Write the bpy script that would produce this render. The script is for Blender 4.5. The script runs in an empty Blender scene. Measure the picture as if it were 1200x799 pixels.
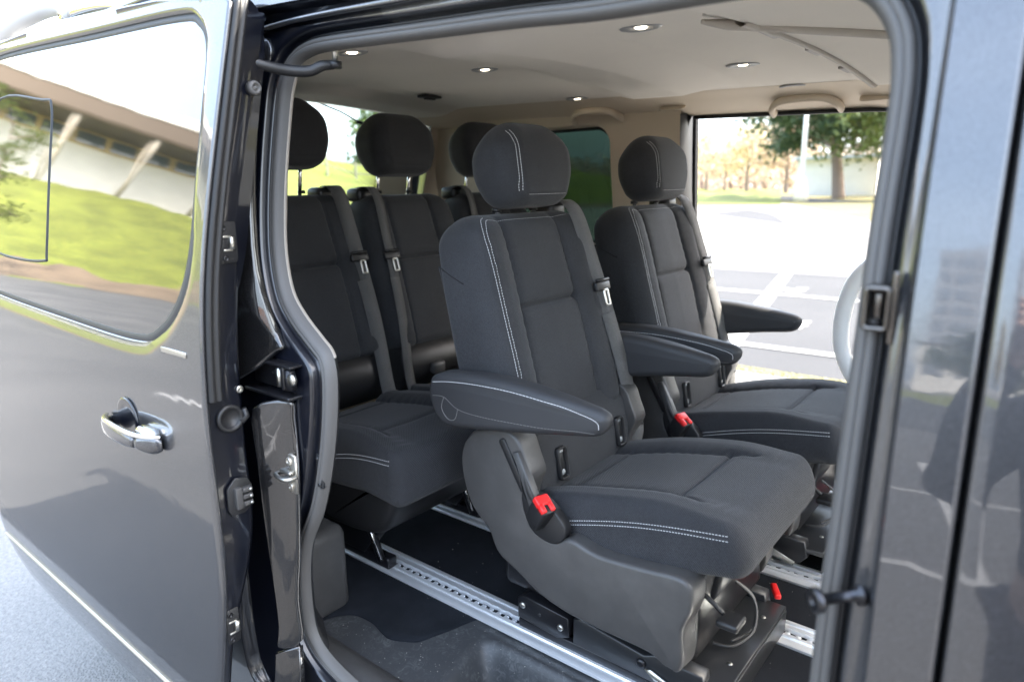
import bpy, bmesh, math, random
from math import sin, cos, pi, radians, sqrt, tan, atan2
from mathutils import Vector, Matrix
from mathutils.bvhtree import BVHTree
V = Vector
random.seed(7)
S = bpy.context.scene
COL = S.collection

# ------------------------------------------------------------------ camera
CAM = V((0.0, -0.70, 1.60))
YAW, PITCH, ROLL = radians(39.1), math.atan(180 / 800), math.atan(.018)
fw = V((-sin(YAW) * cos(PITCH), cos(YAW) * cos(PITCH), -sin(PITCH)))
r0 = V((cos(YAW), sin(YAW), 0)); u0 = r0.cross(fw)
cr = r0 * cos(ROLL) - u0 * sin(ROLL); cu = r0 * sin(ROLL) + u0 * cos(ROLL)
cam_d = bpy.data.cameras.new('camera'); cam = bpy.data.objects.new('camera', cam_d); COL.objects.link(cam)
M = Matrix((cr, cu, -fw)).transposed().to_4x4(); M.translation = CAM
cam.matrix_world = M
cam_d.sensor_width = 36; cam_d.lens = 24; cam_d.clip_start = .03; cam_d.clip_end = 3000
cam_d.dof.use_dof = True; cam_d.dof.focus_distance = 1.62; cam_d.dof.aperture_fstop = 2.6
S.camera = cam

# ------------------------------------------------------------------ light
SUN_DIR = V((.44, .32, .62)).normalized()     # from the scene towards the sun
w = bpy.data.worlds.new('World'); S.world = w; w.use_nodes = True
nt = w.node_tree; bg = nt.nodes['Background']
sky = nt.nodes.new('ShaderNodeTexSky'); sky.sky_type = 'NISHITA'; sky.sun_disc = False
sky.sun_elevation = math.asin(SUN_DIR.z); sky.sun_rotation = atan2(SUN_DIR.x, SUN_DIR.y)
sky.dust_density = 5.0; sky.air_density = 1.2; sky.ozone_density = 1.0
# thin high cloud mixed over the clear sky
tcw = nt.nodes.new('ShaderNodeTexCoord'); cn = nt.nodes.new('ShaderNodeTexNoise'); cn.inputs['Scale'].default_value = 2.2; cn.inputs['Detail'].default_value = 7; cn.inputs['Roughness'].default_value = .55
mpw = nt.nodes.new('ShaderNodeMapping'); mpw.inputs['Scale'].default_value = (1, 1, 3)
nt.links.new(tcw.outputs['Generated'], mpw.inputs[0]); nt.links.new(mpw.outputs[0], cn.inputs['Vector'])
crw = nt.nodes.new('ShaderNodeMapRange'); crw.inputs[1].default_value = .35; crw.inputs[2].default_value = .75; crw.inputs[3].default_value = .25; crw.inputs[4].default_value = .65
nt.links.new(cn.outputs['Fac'], crw.inputs[0])
mxw = nt.nodes.new('ShaderNodeMix'); mxw.data_type = 'RGBA'; mxw.inputs[7].default_value = (3.6, 4.3, 5.3, 1)
nt.links.new(crw.outputs[0], mxw.inputs[0]); nt.links.new(sky.outputs[0], mxw.inputs[6]); nt.links.new(mxw.outputs[2], bg.inputs[0]); bg.inputs[1].default_value = .15
sd = bpy.data.lights.new('sun', 'SUN'); sd.energy = 2.6; sd.angle = radians(.53); sd.color = (1, .93, .82)
so = bpy.data.objects.new('sun', sd); COL.objects.link(so)
so.rotation_euler = (-SUN_DIR).to_track_quat('-Z', 'Y').to_euler()
S.view_settings.view_transform = 'Standard'; S.view_settings.look = 'None'
S.view_settings.exposure = 3.1; S.view_settings.gamma = 1
S.cycles.max_bounces = 10; S.cycles.diffuse_bounces = 6; S.cycles.use_denoising = True
S.cycles.transparent_max_bounces = 16; S.cycles.sample_clamp_indirect = 6

# ------------------------------------------------------------------ materials
def _n(nt, t, **k):
    n = nt.nodes.new(t)
    for a, b in k.items():
        if a.startswith('_'): setattr(n, a[1:], b)
        else: n.inputs[a.replace('__', ' ')].default_value = b
    return n
def mat(name, col, rough=.5, metal=0, spec=.5, coat=0, bump=None, var=None, ior=1.5, emit=None, trans=0, coat_rough=.03, sheen=0):
    """bump=(scale, distance[, detail]); var=(scale, col2, lo, hi) large scale tint"""
    m = bpy.data.materials.new(name); m.use_nodes = True; nt = m.node_tree
    b = nt.nodes['Principled BSDF']
    b.inputs['Base Color'].default_value = (*col, 1); b.inputs['Roughness'].default_value = rough
    b.inputs['Metallic'].default_value = metal; b.inputs['Specular IOR Level'].default_value = spec
    b.inputs['IOR'].default_value = ior
    b.inputs['Coat Weight'].default_value = coat; b.inputs['Coat Roughness'].default_value = coat_rough
    b.inputs['Transmission Weight'].default_value = trans
    if sheen: b.inputs['Sheen Weight'].default_value = sheen; b.inputs['Sheen Roughness'].default_value = .5
    if emit: b.inputs['Emission Color'].default_value = (*emit[0], 1); b.inputs['Emission Strength'].default_value = emit[1]
    tc = nt.nodes.new('ShaderNodeTexCoord')
    if var:
        n = _n(nt, 'ShaderNodeTexNoise', Scale=var[0], Detail=6, Roughness=.6); nt.links.new(tc.outputs['Object'], n.inputs['Vector'])
        r = nt.nodes.new('ShaderNodeValToRGB'); r.color_ramp.elements[0].position = var[2]; r.color_ramp.elements[1].position = var[3]
        r.color_ramp.elements[0].color = (*col, 1); r.color_ramp.elements[1].color = (*var[1], 1)
        nt.links.new(n.outputs['Fac'], r.inputs[0]); nt.links.new(r.outputs[0], b.inputs['Base Color'])
    if bump:
        n = _n(nt, 'ShaderNodeTexNoise', Scale=bump[0], Detail=(bump[2] if len(bump) > 2 else 3)); nt.links.new(tc.outputs['Object'], n.inputs['Vector'])
        bp = nt.nodes.new('ShaderNodeBump'); bp.inputs['Distance'].default_value = bump[1]; bp.inputs['Strength'].default_value = 1
        nt.links.new(n.outputs['Fac'], bp.inputs['Height']); nt.links.new(bp.outputs[0], b.inputs['Normal'])
    return m

def fabric(name, col, scale=900, dist=.0006, wave=None):
    m = bpy.data.materials.new(name); m.use_nodes = True; nt = m.node_tree; b = nt.nodes['Principled BSDF']
    b.inputs['Roughness'].default_value = .82; b.inputs['Specular IOR Level'].default_value = .35
    b.inputs['Sheen Weight'].default_value = .12; b.inputs['Sheen Roughness'].default_value = .45
    tc = nt.nodes.new('ShaderNodeTexCoord')
    n1 = _n(nt, 'ShaderNodeTexNoise', Scale=scale, Detail=2); n2 = _n(nt, 'ShaderNodeTexNoise', Scale=9, Detail=5)
    for n in (n1, n2): nt.links.new(tc.outputs['Object'], n.inputs['Vector'])
    r = nt.nodes.new('ShaderNodeValToRGB'); e = r.color_ramp.elements
    e[0].position = .3; e[1].position = .7
    e[0].color = (*[c * .5 for c in col], 1); e[1].color = (*[c * 1.6 for c in col], 1)
    nt.links.new(n1.outputs['Fac'], r.inputs[0])
    mx = nt.nodes.new('ShaderNodeMix'); mx.data_type = 'RGBA'; mx.blend_type = 'MULTIPLY'; mx.inputs[0].default_value = .5
    r2 = nt.nodes.new('ShaderNodeValToRGB'); r2.color_ramp.elements[0].position = .35; r2.color_ramp.elements[1].position = .65
    r2.color_ramp.elements[0].color = (.75, .75, .75, 1); r2.color_ramp.elements[1].color = (1.15, 1.15, 1.15, 1)
    nt.links.new(n2.outputs['Fac'], r2.inputs[0]); nt.links.new(r.outputs[0], mx.inputs[6]); nt.links.new(r2.outputs[0], mx.inputs[7])
    nt.links.new(mx.outputs[2], b.inputs['Base Color'])
    bp = nt.nodes.new('ShaderNodeBump'); bp.inputs['Distance'].default_value = dist
    if wave:
        wv = _n(nt, 'ShaderNodeTexWave', Scale=wave, Distortion=2.5, Detail=1); wv.inputs['Detail Scale'].default_value = .6
        wv.bands_direction = 'DIAGONAL'
        nt.links.new(tc.outputs['Object'], wv.inputs['Vector'])
        ad = nt.nodes.new('ShaderNodeMath'); ad.operation = 'ADD'
        nt.links.new(wv.outputs['Fac'], ad.inputs[0]); nt.links.new(n1.outputs['Fac'], ad.inputs[1]); nt.links.new(ad.outputs[0], bp.inputs['Height'])
    else:
        nt.links.new(n1.outputs['Fac'], bp.inputs['Height'])
    nt.links.new(bp.outputs[0], b.inputs['Normal'])
    return m

def paintmat(name, col, wav=.0008):
    m = bpy.data.materials.new(name); m.use_nodes = True; nt = m.node_tree; b = nt.nodes['Principled BSDF']
    b.inputs['Metallic'].default_value = .75; b.inputs['Roughness'].default_value = .38
    b.inputs['Coat Weight'].default_value = 1; b.inputs['Coat Roughness'].default_value = .035; b.inputs['Coat IOR'].default_value = 1.75
    tc = nt.nodes.new('ShaderNodeTexCoord')
    v = _n(nt, 'ShaderNodeTexNoise', Scale=1500, Detail=1); nt.links.new(tc.outputs['Object'], v.inputs['Vector'])
    r = nt.nodes.new('ShaderNodeValToRGB'); e = r.color_ramp.elements; e[0].position = .42; e[1].position = .72
    e[0].color = (*col, 1); e[1].color = (*[c * 3.2 for c in col], 1)
    nt.links.new(v.outputs['Fac'], r.inputs[0]); nt.links.new(r.outputs[0], b.inputs['Base Color'])
    dn = _n(nt, 'ShaderNodeTexNoise', Scale=7, Detail=8, Roughness=.75); nt.links.new(tc.outputs['Object'], dn.inputs['Vector'])
    dm = nt.nodes.new('ShaderNodeMapRange'); dm.inputs[1].default_value = .35; dm.inputs[2].default_value = .8; dm.inputs[3].default_value = .02; dm.inputs[4].default_value = .085
    nt.links.new(dn.outputs['Fac'], dm.inputs[0]); nt.links.new(dm.outputs[0], b.inputs['Coat Roughness'])
    op = _n(nt, 'ShaderNodeTexNoise', Scale=22, Detail=1); nt.links.new(tc.outputs['Object'], op.inputs['Vector'])
    bp = nt.nodes.new('ShaderNodeBump'); bp.inputs['Distance'].default_value = wav * .25
    nt.links.new(op.outputs['Fac'], bp.inputs['Height'])
    nt.links.new(bp.outputs[0], b.inputs['Coat Normal'])
    return m

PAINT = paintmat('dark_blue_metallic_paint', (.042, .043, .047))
PAINT_J = paintmat('shaded_jamb_metallic_paint', (.014, .014, .015))  # darker copy of the body paint, the pillar panels' shade in its colour
PAINT_IN = mat('navy_jamb_and_shade_paint', (.0035, .0045, .009), .3, 0, .5, coat=.8, coat_rough=.05)
RUBBER = mat('grey_door_seal_rubber', (.098, .094, .09), .55, bump=(300, .0003))
RUBBER_D = mat('black_rubber', (.012, .012, .013), .45)
CREAM = mat('cream_trim', (.42, .38, .33), .6, bump=(600, .0002))
BEIGE = mat('beige_pillar_trim', (.64, .545, .43), .62, bump=(700, .0002), var=(3, (.60, .51, .40), .3, .7))
HEAD = mat('headliner_cloth', (.80, .75, .675), .95, spec=.15, bump=(900, .0004), var=(2, (.74, .695, .63), .3, .7))
FAB = fabric('charcoal_seat_fabric', (.0285, .0295, .0325), 750, .0007)
FABR = fabric('ribbed_seat_fabric', (.0265, .0275, .031), 750, .0007, wave=110)
SEAM = mat('seam_dark', (.008, .008, .009), .9)
VINYL = mat('armrest_vinyl', (.031, .0315, .034), .55, bump=(1200, .0002))
PLAS = mat('grey_moulded_plastic', (.055, .053, .052), .40, bump=(1500, .00015), var=(25, (.068, .066, .064), .4, .75))
PLAS_D = mat('dark_plastic', (.014, .014, .015), .42, bump=(1200, .0001))
BLACK = mat('black_metal', (.010, .010, .012), .28, bump=(250, .0001))
BLKSAT = mat('satin_black_plate', (.020, .021, .023), .33, bump=(400, .0001))
THREAD = mat('pale_thread', (.62, .62, .62), .7)
CHROME = mat('chrome', (.78, .77, .75), .08, 1)
STEEL = mat('zinc_steel', (.55, .54, .5), .32, 1, bump=(300, .0002))
ALU = mat('aluminium_rail', (.86, .88, .90), .30, .55, bump=(500, .0001))
RED = mat('red_plastic', (.75, .02, .02), .35)
WEB = fabric('belt_webbing', (.105, .104, .102), 1500, .0004, wave=260)
CARPET = mat('floor_carpet', (.010, .012, .016), .95, spec=.2, bump=(700, .003, 5), var=(6, (.022, .025, .032), .42, .8))
GASK = mat('window_gasket_rubber', (.045, .045, .045), .5)
GLASS_P = mat('privacy_glass', (.012, .014, .014), .03, 0, .8, ior=1.7, coat=1, coat_rough=.022, bump=(3.5, .0012, 1))
LAMPM = mat('lit_lamp_lens', (1, .9, .75), .4, emit=((1, .87, .68), 2.2))
WHITEP = mat('white_satin_paint', (.8, .8, .79), .4)


def clearglass(name, tint=(1, 1, 1), refl=1.0):
    m = bpy.data.materials.new(name); m.use_nodes = True; nt = m.node_tree
    for n in list(nt.nodes): nt.nodes.remove(n)
    o = nt.nodes.new('ShaderNodeOutputMaterial'); t = nt.nodes.new('ShaderNodeBsdfTransparent'); g = nt.nodes.new('ShaderNodeBsdfGlossy')
    t.inputs[0].default_value = (*tint, 1); g.inputs['Roughness'].default_value = .005
    f = nt.nodes.new('ShaderNodeFresnel'); f.inputs[0].default_value = 1.5; mx = nt.nodes.new('ShaderNodeMixShader')
    nt.links.new(f.outputs[0], mx.inputs[0]); nt.links.new(t.outputs[0], mx.inputs[1]); nt.links.new(g.outputs[0], mx.inputs[2]); nt.links.new(mx.outputs[0], o.inputs[0])
    return m
CLEAR = clearglass('clear_glass', (.93, .96, .95)); TINT = clearglass('tinted_quarter_glass', (.016, .026, .022)); TAILG = clearglass('rear_window_glass', (.72, .78, .74))

# rubber step mat with dusty scuffs
def matmat():
    m = bpy.data.materials.new('dusty_rubber_mat'); m.use_nodes = True; nt = m.node_tree; b = nt.nodes['Principled BSDF']
    tc = nt.nodes.new('ShaderNodeTexCoord')
    a = _n(nt, 'ShaderNodeTexNoise', Scale=11, Detail=8, Roughness=.7, Distortion=.8); c = _n(nt, 'ShaderNodeTexNoise', Scale=60, Detail=6, Distortion=2)
    for n in (a, c): nt.links.new(tc.outputs['Object'], n.inputs['Vector'])
    mu = nt.nodes.new('ShaderNodeMath'); mu.operation = 'MULTIPLY'; nt.links.new(a.outputs['Fac'], mu.inputs[0]); nt.links.new(c.outputs['Fac'], mu.inputs[1])
    r = nt.nodes.new('ShaderNodeValToRGB'); e = r.color_ramp.elements; e[0].position = .24; e[1].position = .46
    e[0].color = (.045, .047, .050, 1); e[1].color = (.12, .125, .125, 1)
    nt.links.new(mu.outputs[0], r.inputs[0]); nt.links.new(r.outputs[0], b.inputs['Base Color']); b.inputs['Roughness'].default_value = .42
    bp = nt.nodes.new('ShaderNodeBump'); bp.inputs['Distance'].default_value = .0006; nt.links.new(c.outputs['Fac'], bp.inputs['Height']); nt.links.new(bp.outputs[0], b.inputs['Normal'])
    return m
MATM = matmat()

# ------------------------------------------------------------------ helpers
def tag(o, label=None, cat=None, group=None, kind=None):
    if label: o['label'] = label
    if cat: o['category'] = cat
    if group: o['group'] = group
    if kind: o['kind'] = kind
    return o
def empty(name, loc, rz=0):
    o = bpy.data.objects.new(name, None); COL.objects.link(o); o.location = loc; o.rotation_euler = (0, 0, rz); o.empty_display_size = .1
    return o
WORLD_OFF = {}
def off_of(p):
    v = V((0, 0, 0))
    while p is not None:
        v = v + V(p.location); p = p.parent
    return v
def obj(name, vf, m, parent=None, smooth=True, world=True, bevel=0, angle=None):
    """vf = (verts, faces) or bmesh. world=True: vertices are in world coordinates"""
    me = bpy.data.meshes.new(name)
    if isinstance(vf, bmesh.types.BMesh):
        bmesh.ops.recalc_face_normals(vf, faces=vf.faces[:]); vf.to_mesh(me); vf.free()
    else:
        me.from_pydata([tuple(v) for v in vf[0]], [], vf[1])
        b = bmesh.new(); b.from_mesh(me); bmesh.ops.recalc_face_normals(b, faces=b.faces[:]); b.to_mesh(me); b.free()
    if smooth:
        for p in me.polygons: p.use_smooth = True
        if angle: me.set_sharp_from_angle(angle=radians(angle))
    o = bpy.data.objects.new(name, me); COL.objects.link(o)
    for mm in (m if isinstance(m, (list, tuple)) else [m]): me.materials.append(mm)
    o.parent = parent
    if parent is not None and world: o.location = -off_of(parent)
    if bevel:
        md = o.modifiers.new('bevel', 'BEVEL'); md.width = bevel; md.segments = 2; md.limit_method = 'ANGLE'; md.angle_limit = radians(40)
    return o
def merge(*vfs):
    vs, fs = [], []
    for v, f in vfs:
        k = len(vs); vs += list(v); fs += [tuple(i + k for i in q) for q in f]
    return vs, fs
def xf(vf, M):
    return [M @ V(v) for v in vf[0]], vf[1]
def grid(rows, closed=False, cap0=False, cap1=False):
    n = len(rows[0]); vs = [p for r in rows for p in r]; fs = []
    m = n if closed else n - 1
    for i in range(len(rows) - 1):
        for j in range(m):
            a, b = i * n + j, i * n + (j + 1) % n
            fs.append((a, b, b + n, a + n))
    if cap0: fs.append(tuple(range(n))[::-1])
    if cap1: fs.append(tuple(range((len(rows) - 1) * n, len(rows) * n)))
    return vs, fs
def box(c, s, rot=None):
    x, y, z = s[0] / 2, s[1] / 2, s[2] / 2
    vs = [V((a * x, b * y, d * z)) for a in (-1, 1) for b in (-1, 1) for d in (-1, 1)]
    if rot is not None: vs = [rot @ v for v in vs]
    vs = [v + V(c) for v in vs]
    return vs, [(0, 1, 3, 2), (4, 6, 7, 5), (0, 4, 5, 1), (2, 3, 7, 6), (0, 2, 6, 4), (1, 5, 7, 3)]
def rbox(c, s, r=.005, seg=2, rot=None):
    b = bmesh.new(); vs, fs = box((0, 0, 0), s)
    bv = [b.verts.new(v) for v in vs]
    for f in fs: b.faces.new([bv[i] for i in f])
    bmesh.ops.bevel(b, geom=b.edges[:] + b.verts[:], offset=r, segments=seg, profile=.5, affect='EDGES')
    b.verts.index_update()
    out = [V(v.co) for v in b.verts]; f2 = [tuple(v.index for v in f.verts) for f in b.faces]; b.free()
    if rot is not None: out = [rot @ v for v in out]
    return [v + V(c) for v in out], f2
def cyl(p0, p1, r, n=16, r1=None, rings=0):
    p0, p1 = V(p0), V(p1); d = (p1 - p0).normalized()
    a = d.orthogonal().normalized(); b = d.cross(a); r1 = r if r1 is None else r1
    rows = [[p + (a * cos(2 * pi * k / n) + b * sin(2 * pi * k / n)) * q for k in range(n)] for p, q in ((p0, r), (p1, r1))]
    return grid(rows, True, True, True)
def lathe(p0, d, prof, n=20):
    """prof: list of (distance along d, radius)"""
    p0, d = V(p0), V(d).normalized(); a = d.orthogonal().normalized(); b = d.cross(a)
    rows = [[p0 + d * t + (a * cos(2 * pi * k / n) + b * sin(2 * pi * k / n)) * max(r, 1e-5) for k in range(n)] for t, r in prof]
    return grid(rows, True, True, True)
def crom(pts, n=8, closed=False):
    P = [V(p) for p in pts]; out = []; N = len(P)
    for i in range(N if closed else N - 1):
        if closed: a, b, c, d = P[i - 1], P[i], P[(i + 1) % N], P[(i + 2) % N]
        else: a, b, c, d = P[max(i - 1, 0)], P[i], P[i + 1], P[min(i + 2, N - 1)]
        for k in range(n):
            t = k / n
            out.append(.5 * ((2 * b) + (c - a) * t + (2 * a - 5 * b + 4 * c - d) * t * t + (3 * b - a - 3 * c + d) * t ** 3))
    if not closed: out.append(P[-1])
    return out
def tube(path, r, n=10, closed=False):
    P = [V(p) for p in path]; rows = []; N = len(P); nv = None
    for i, p in enumerate(P):
        t = ((P[(i + 1) % N] if closed or i < N - 1 else p) - (P[i - 1] if closed or i > 0 else p)).normalized()
        if nv is None: nv = t.orthogonal().normalized()
        nv = (nv - t * nv.dot(t)).normalized(); b = t.cross(nv)
        rr = r(i / (N - 1)) if callable(r) else r
        rows.append([p + (nv * cos(2 * pi * k / n) + b * sin(2 * pi * k / n)) * rr for k in range(n)])
    if closed: rows.append(rows[0]); return grid(rows, True)
    return grid(rows, True, True, True)
def ribbon(path, wid, thick, side):
    """flat strap along path; side = vector or list giving the width direction"""
    P = [V(p) for p in path]; rows = []
    for i, p in enumerate(P):
        t = (P[min(i + 1, len(P) - 1)] - P[max(i - 1, 0)]).normalized()
        s = V(side[i] if isinstance(side, list) else side); s = (s - t * s.dot(t)).normalized(); n = t.cross(s)
        rows.append([p + s * (wid / 2) + n * thick / 2, p + s * (wid / 2) - n * thick / 2, p - s * (wid / 2) - n * thick / 2, p - s * (wid / 2) + n * thick / 2])
    return grid(rows, True, True, True)
def offset2(poly, d):
    """inward offset of a closed counter-clockwise 2D polygon; d number or list"""
    N = len(poly); out = []
    for i in range(N):
        a, b, c = poly[i - 1], poly[i], poly[(i + 1) % N]
        t = V((c[0] - a[0], c[1] - a[1])).normalized(); n = V((-t.y, t.x))
        dd = d[i] if isinstance(d, list) else d
        out.append((b[0] + n.x * dd, b[1] + n.y * dd))
    return out
def slab(poly, y0, y1, r=.01, seg=4, plane='XZ', r0=None, inset=None):
    """closed outline (x,z) given thickness from y0 to y1 with rounded rims; inset(i)->extra inward shift of the y0 face"""
    area = sum(poly[i - 1][0] * poly[i][1] - poly[i][0] * poly[i - 1][1] for i in range(len(poly)))
    if area < 0: poly = poly[::-1]; inset = inset[::-1] if inset else None
    sg = 1 if y1 > y0 else -1; r0 = r if r0 is None else r0
    lay = []
    for k in range(seg + 1):
        a = pi / 2 * k / seg; lay.append((r0 * (1 - sin(a)), y0 + sg * r0 * (1 - cos(a))))
    for k in range(seg + 1):
        a = pi / 2 * (1 - k / seg); lay.append((r * (1 - sin(a)), y1 - sg * r * (1 - cos(a))))
    rows = []
    for q, (e, y) in enumerate(lay):
        if inset is not None:
            f = 1 - abs(y - y0) / abs(y1 - y0); dd = [e + s * f for s in inset]
        else: dd = e
        rows.append([V((p[0], y, p[1])) for p in offset2(poly, dd)])
    vs, fs = grid(rows, True, True, True)
    if plane == 'XY': vs = [V((v.x, v.z, v.y)) for v in vs]
    if plane == 'YZ': vs = [V((v.y, v.x, v.z)) for v in vs]
    return vs, fs
def rrect(cx, cz, w, h, r, n=6):
    out = []
    for (sx, sz, a0) in ((1, -1, -pi / 2), (1, 1, 0), (-1, 1, pi / 2), (-1, -1, pi)):
        for k in range(n + 1):
            a = a0 + pi / 2 * k / n
            out.append((cx + sx * (w / 2 - r) + r * cos(a), cz + sz * (h / 2 - r) + r * sin(a)))
    return out
def sm(a, b, x):
    t = min(max((x - a) / (b - a), 0), 1); return t * t * (3 - 2 * t)
def copy_tree(o, parent=None):
    c = o.copy(); COL.objects.link(c); c.parent = parent
    for ch in list(o.children): copy_tree(ch, c)
    return c

# body side profile: how far the van's side leans in at height z
def prof(z):
    a = min(max((z - .95) / .75, 0), 1)
    return .184 * .75 * (a ** 3 - a ** 4 / 2) + (.184 * (z - 1.70) if z > 1.70 else 0) + (.35 * (.62 - z) ** 2 if z < .62 else 0)
W_VAN = 1.92
def mir(vf):
    return [V((v[0], W_VAN - v[1], v[2])) for v in vf[0]], vf[1]
def rayloop(c, ang, poly):
    """farthest hit of the ray from c at angle ang with the closed polygon"""
    d = V((cos(ang), sin(ang))); best = None
    for i in range(len(poly)):
        a = V(poly[i - 1]) - V(c); b = V(poly[i]) - V(c); e = b - a
        den = d.x * e.y - d.y * e.x
        if abs(den) < 1e-12: continue
        t = (a.x * e.y - a.y * e.x) / den; s = (a.x * d.y - a.y * d.x) / den
        if t > 0 and -1e-9 <= s <= 1 + 1e-9 and (best is None or t > best): best = t
    return (c[0] + d.x * best, c[1] + d.y * best)
def ring(c, inner, outer, steps, yfun, N=320):
    """surface between two outlines in the XZ plane following Y = yfun(x, z, s)"""
    rows = []
    A = [rayloop(c, 2 * pi * k / N, inner) for k in range(N)]; B = [rayloop(c, 2 * pi * k / N, outer) for k in range(N)]
    for s in range(steps + 1):
        t = s / steps
        rows.append([V((a[0] + (b[0] - a[0]) * t, yfun(a[0] + (b[0] - a[0]) * t, a[1] + (b[1] - a[1]) * t), a[1] + (b[1] - a[1]) * t)) for a, b in zip(A, B)])
    return rows

# ================================================================== the van
VAN = empty('van', (-1.0, .96, 0))
tag(VAN, 'dark blue-black passenger van with both sliding doors open, seen into its cabin', 'van')
OPEN = [(-.172, .575), (-.172, 1.026), (-.167, 1.24), (-.164, 1.43), (-.163, 1.56), (-.161, 1.66), (-.163, 1.713), (-.172, 1.752), (-.198, 1.787),
        (-.24, 1.806), (-.30, 1.813), (-.373, 1.816), (-.529, 1.821), (-.678, 1.833), (-.858, 1.844), (-1.02, 1.854), (-1.13, 1.86), (-1.19, 1.858), (-1.235, 1.842),
        (-1.257, 1.80), (-1.262, 1.72), (-1.262, 1.641), (-1.257, 1.55), (-1.245, 1.471), (-1.218, 1.40), (-1.175, 1.356), (-1.12, 1.318), (-1.083, 1.29), (-1.069, 1.24),
        (-1.076, 1.15), (-1.10, 1.05), (-1.137, .952), (-1.185, .87), (-1.207, .80), (-1.213, .72), (-1.205, .641), (-1.16, .598),
        (-1.06, .57), (-.9, .548), (-.6, .54), (-.35, .54), (-.22, .545)]
OPD = [(p.x, p.y) for p in crom([(a, b, 0) for a, b in OPEN], 6, True)]     # counter-clockwise seen with X right, Z up
def ccw(poly):
    a = sum(poly[i - 1][0] * poly[i][1] - poly[i][0] * poly[i - 1][1] for i in range(len(poly)))
    return poly if a > 0 else poly[::-1]
OPD = ccw(OPD)
def orow(d, dy, poly=OPD):
    return [V((p[0], prof(p[1]) + dy, p[1])) for p in offset2(poly, -d)]
def lofted(rows): return grid(rows, True)

def opening_side(flip, far_front=None):
    op = OPD
    if far_front is not None:     # the far opening ends further back, behind its pillar
        k = (far_front + 1.15) / (-.163 + 1.262)
        op = [(-1.15 + ((min(x, -1.225) if x < -.95 else x) + 1.262) * k, z) for x, z in OPD]
    R = lambda d, dy: orow(d, dy, op)
    f = (mir if flip else (lambda q: q))
    xf_ = max(p[0] for p in op)
    obj('door_seal', f(lofted([R(-.003, .068), R(-.001, .059), R(.003, .051), R(.009, .047), R(.012, .048), R(.0125, .0495), R(.013, .048), R(.018, .047), R(.022, .051), R(.023, .062)])), RUBBER, VAN)
    obj('seal_lip', f(lofted([R(.0215, .068), R(.0225, .056), R(.0255, .052), R(.028, .056), R(.0285, .07)])), RUBBER_D, VAN)
    outer = rrect((xf_ + .055 - 1.42) / 2, (1.89 + .42) / 2, xf_ + .055 + 1.42, 1.89 - .42, .07, 8)
    outer = [(x, z + (max(0, (z - 1.2)) / .69) * (.002 + .065 * sm(-.6, -1.42, x) - .022 * sm(-.6, -.15, x))) for x, z in outer]
    c = ((xf_ - 1.42) / 2 + .12, 1.17)
    N = 320
    def rl(poly, dy, ss=0):
        return [V((q[0], prof(q[1]) + dy, q[1])) for q in (rayloop(c, 2 * pi * k / N, poly) for k in range(N))]
    o2 = lambda d: offset2(ccw(op), -d)
    rows = [rl(o2(.024), .075), rl(o2(.0285), .058), rl(o2(.0315), .056), rl(o2(.0335), .050), rl(o2(.035), .040), rl(o2(.037), .0355), rl(o2(.042), .0345),
            rl(offset2(ccw(outer), .0095), .033), rl(offset2(ccw(outer), .008), .030), rl(offset2(ccw(outer), .0065), .020), rl(offset2(ccw(outer), .0048), .009), rl(offset2(ccw(outer), .0028), .003), rl(outer, .0)]
    ro = obj('door_rebate', f(lofted(rows)), [PAINT, PAINT_IN], VAN)
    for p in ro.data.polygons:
        if flip or p.center.x < -.95 or p.center.z < .62: p.material_index = 1  # near-black paint on the rear rebate stands in for its shadow
    body = [(-2.62, .30), (-.4, .30), (-.053, .30), (-.053, 2.0), (-.6, 2.01), (-2.62, 2.03)]
    rows = [rl(outer, 0)]
    bb = ccw(body); A = rows[0]; B = rl(bb, 0)
    for s in range(1, 9):
        t = s / 8
        rr = []
        for a, b in zip(A, B):
            x, z = a.x + (b.x - a.x) * t, a.z + (b.z - a.z) * t
            rr.append(V((x, prof(z), z)))
        rows.append(rr)
    g = f(lofted(rows))
    if flip:
        def inwin(q):
            c_ = sum((g[0][i] for i in q), V((0, 0, 0))) / len(q); return -2.30 < c_.x < -1.36 and 1.30 < c_.z < 1.90
        g = (g[0], [q for q in g[1] if not inwin(q)])
    obj('side_panel', g, PAINT, VAN)
    return op
opening_side(False)
OPF = opening_side(True, -.40)

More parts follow.
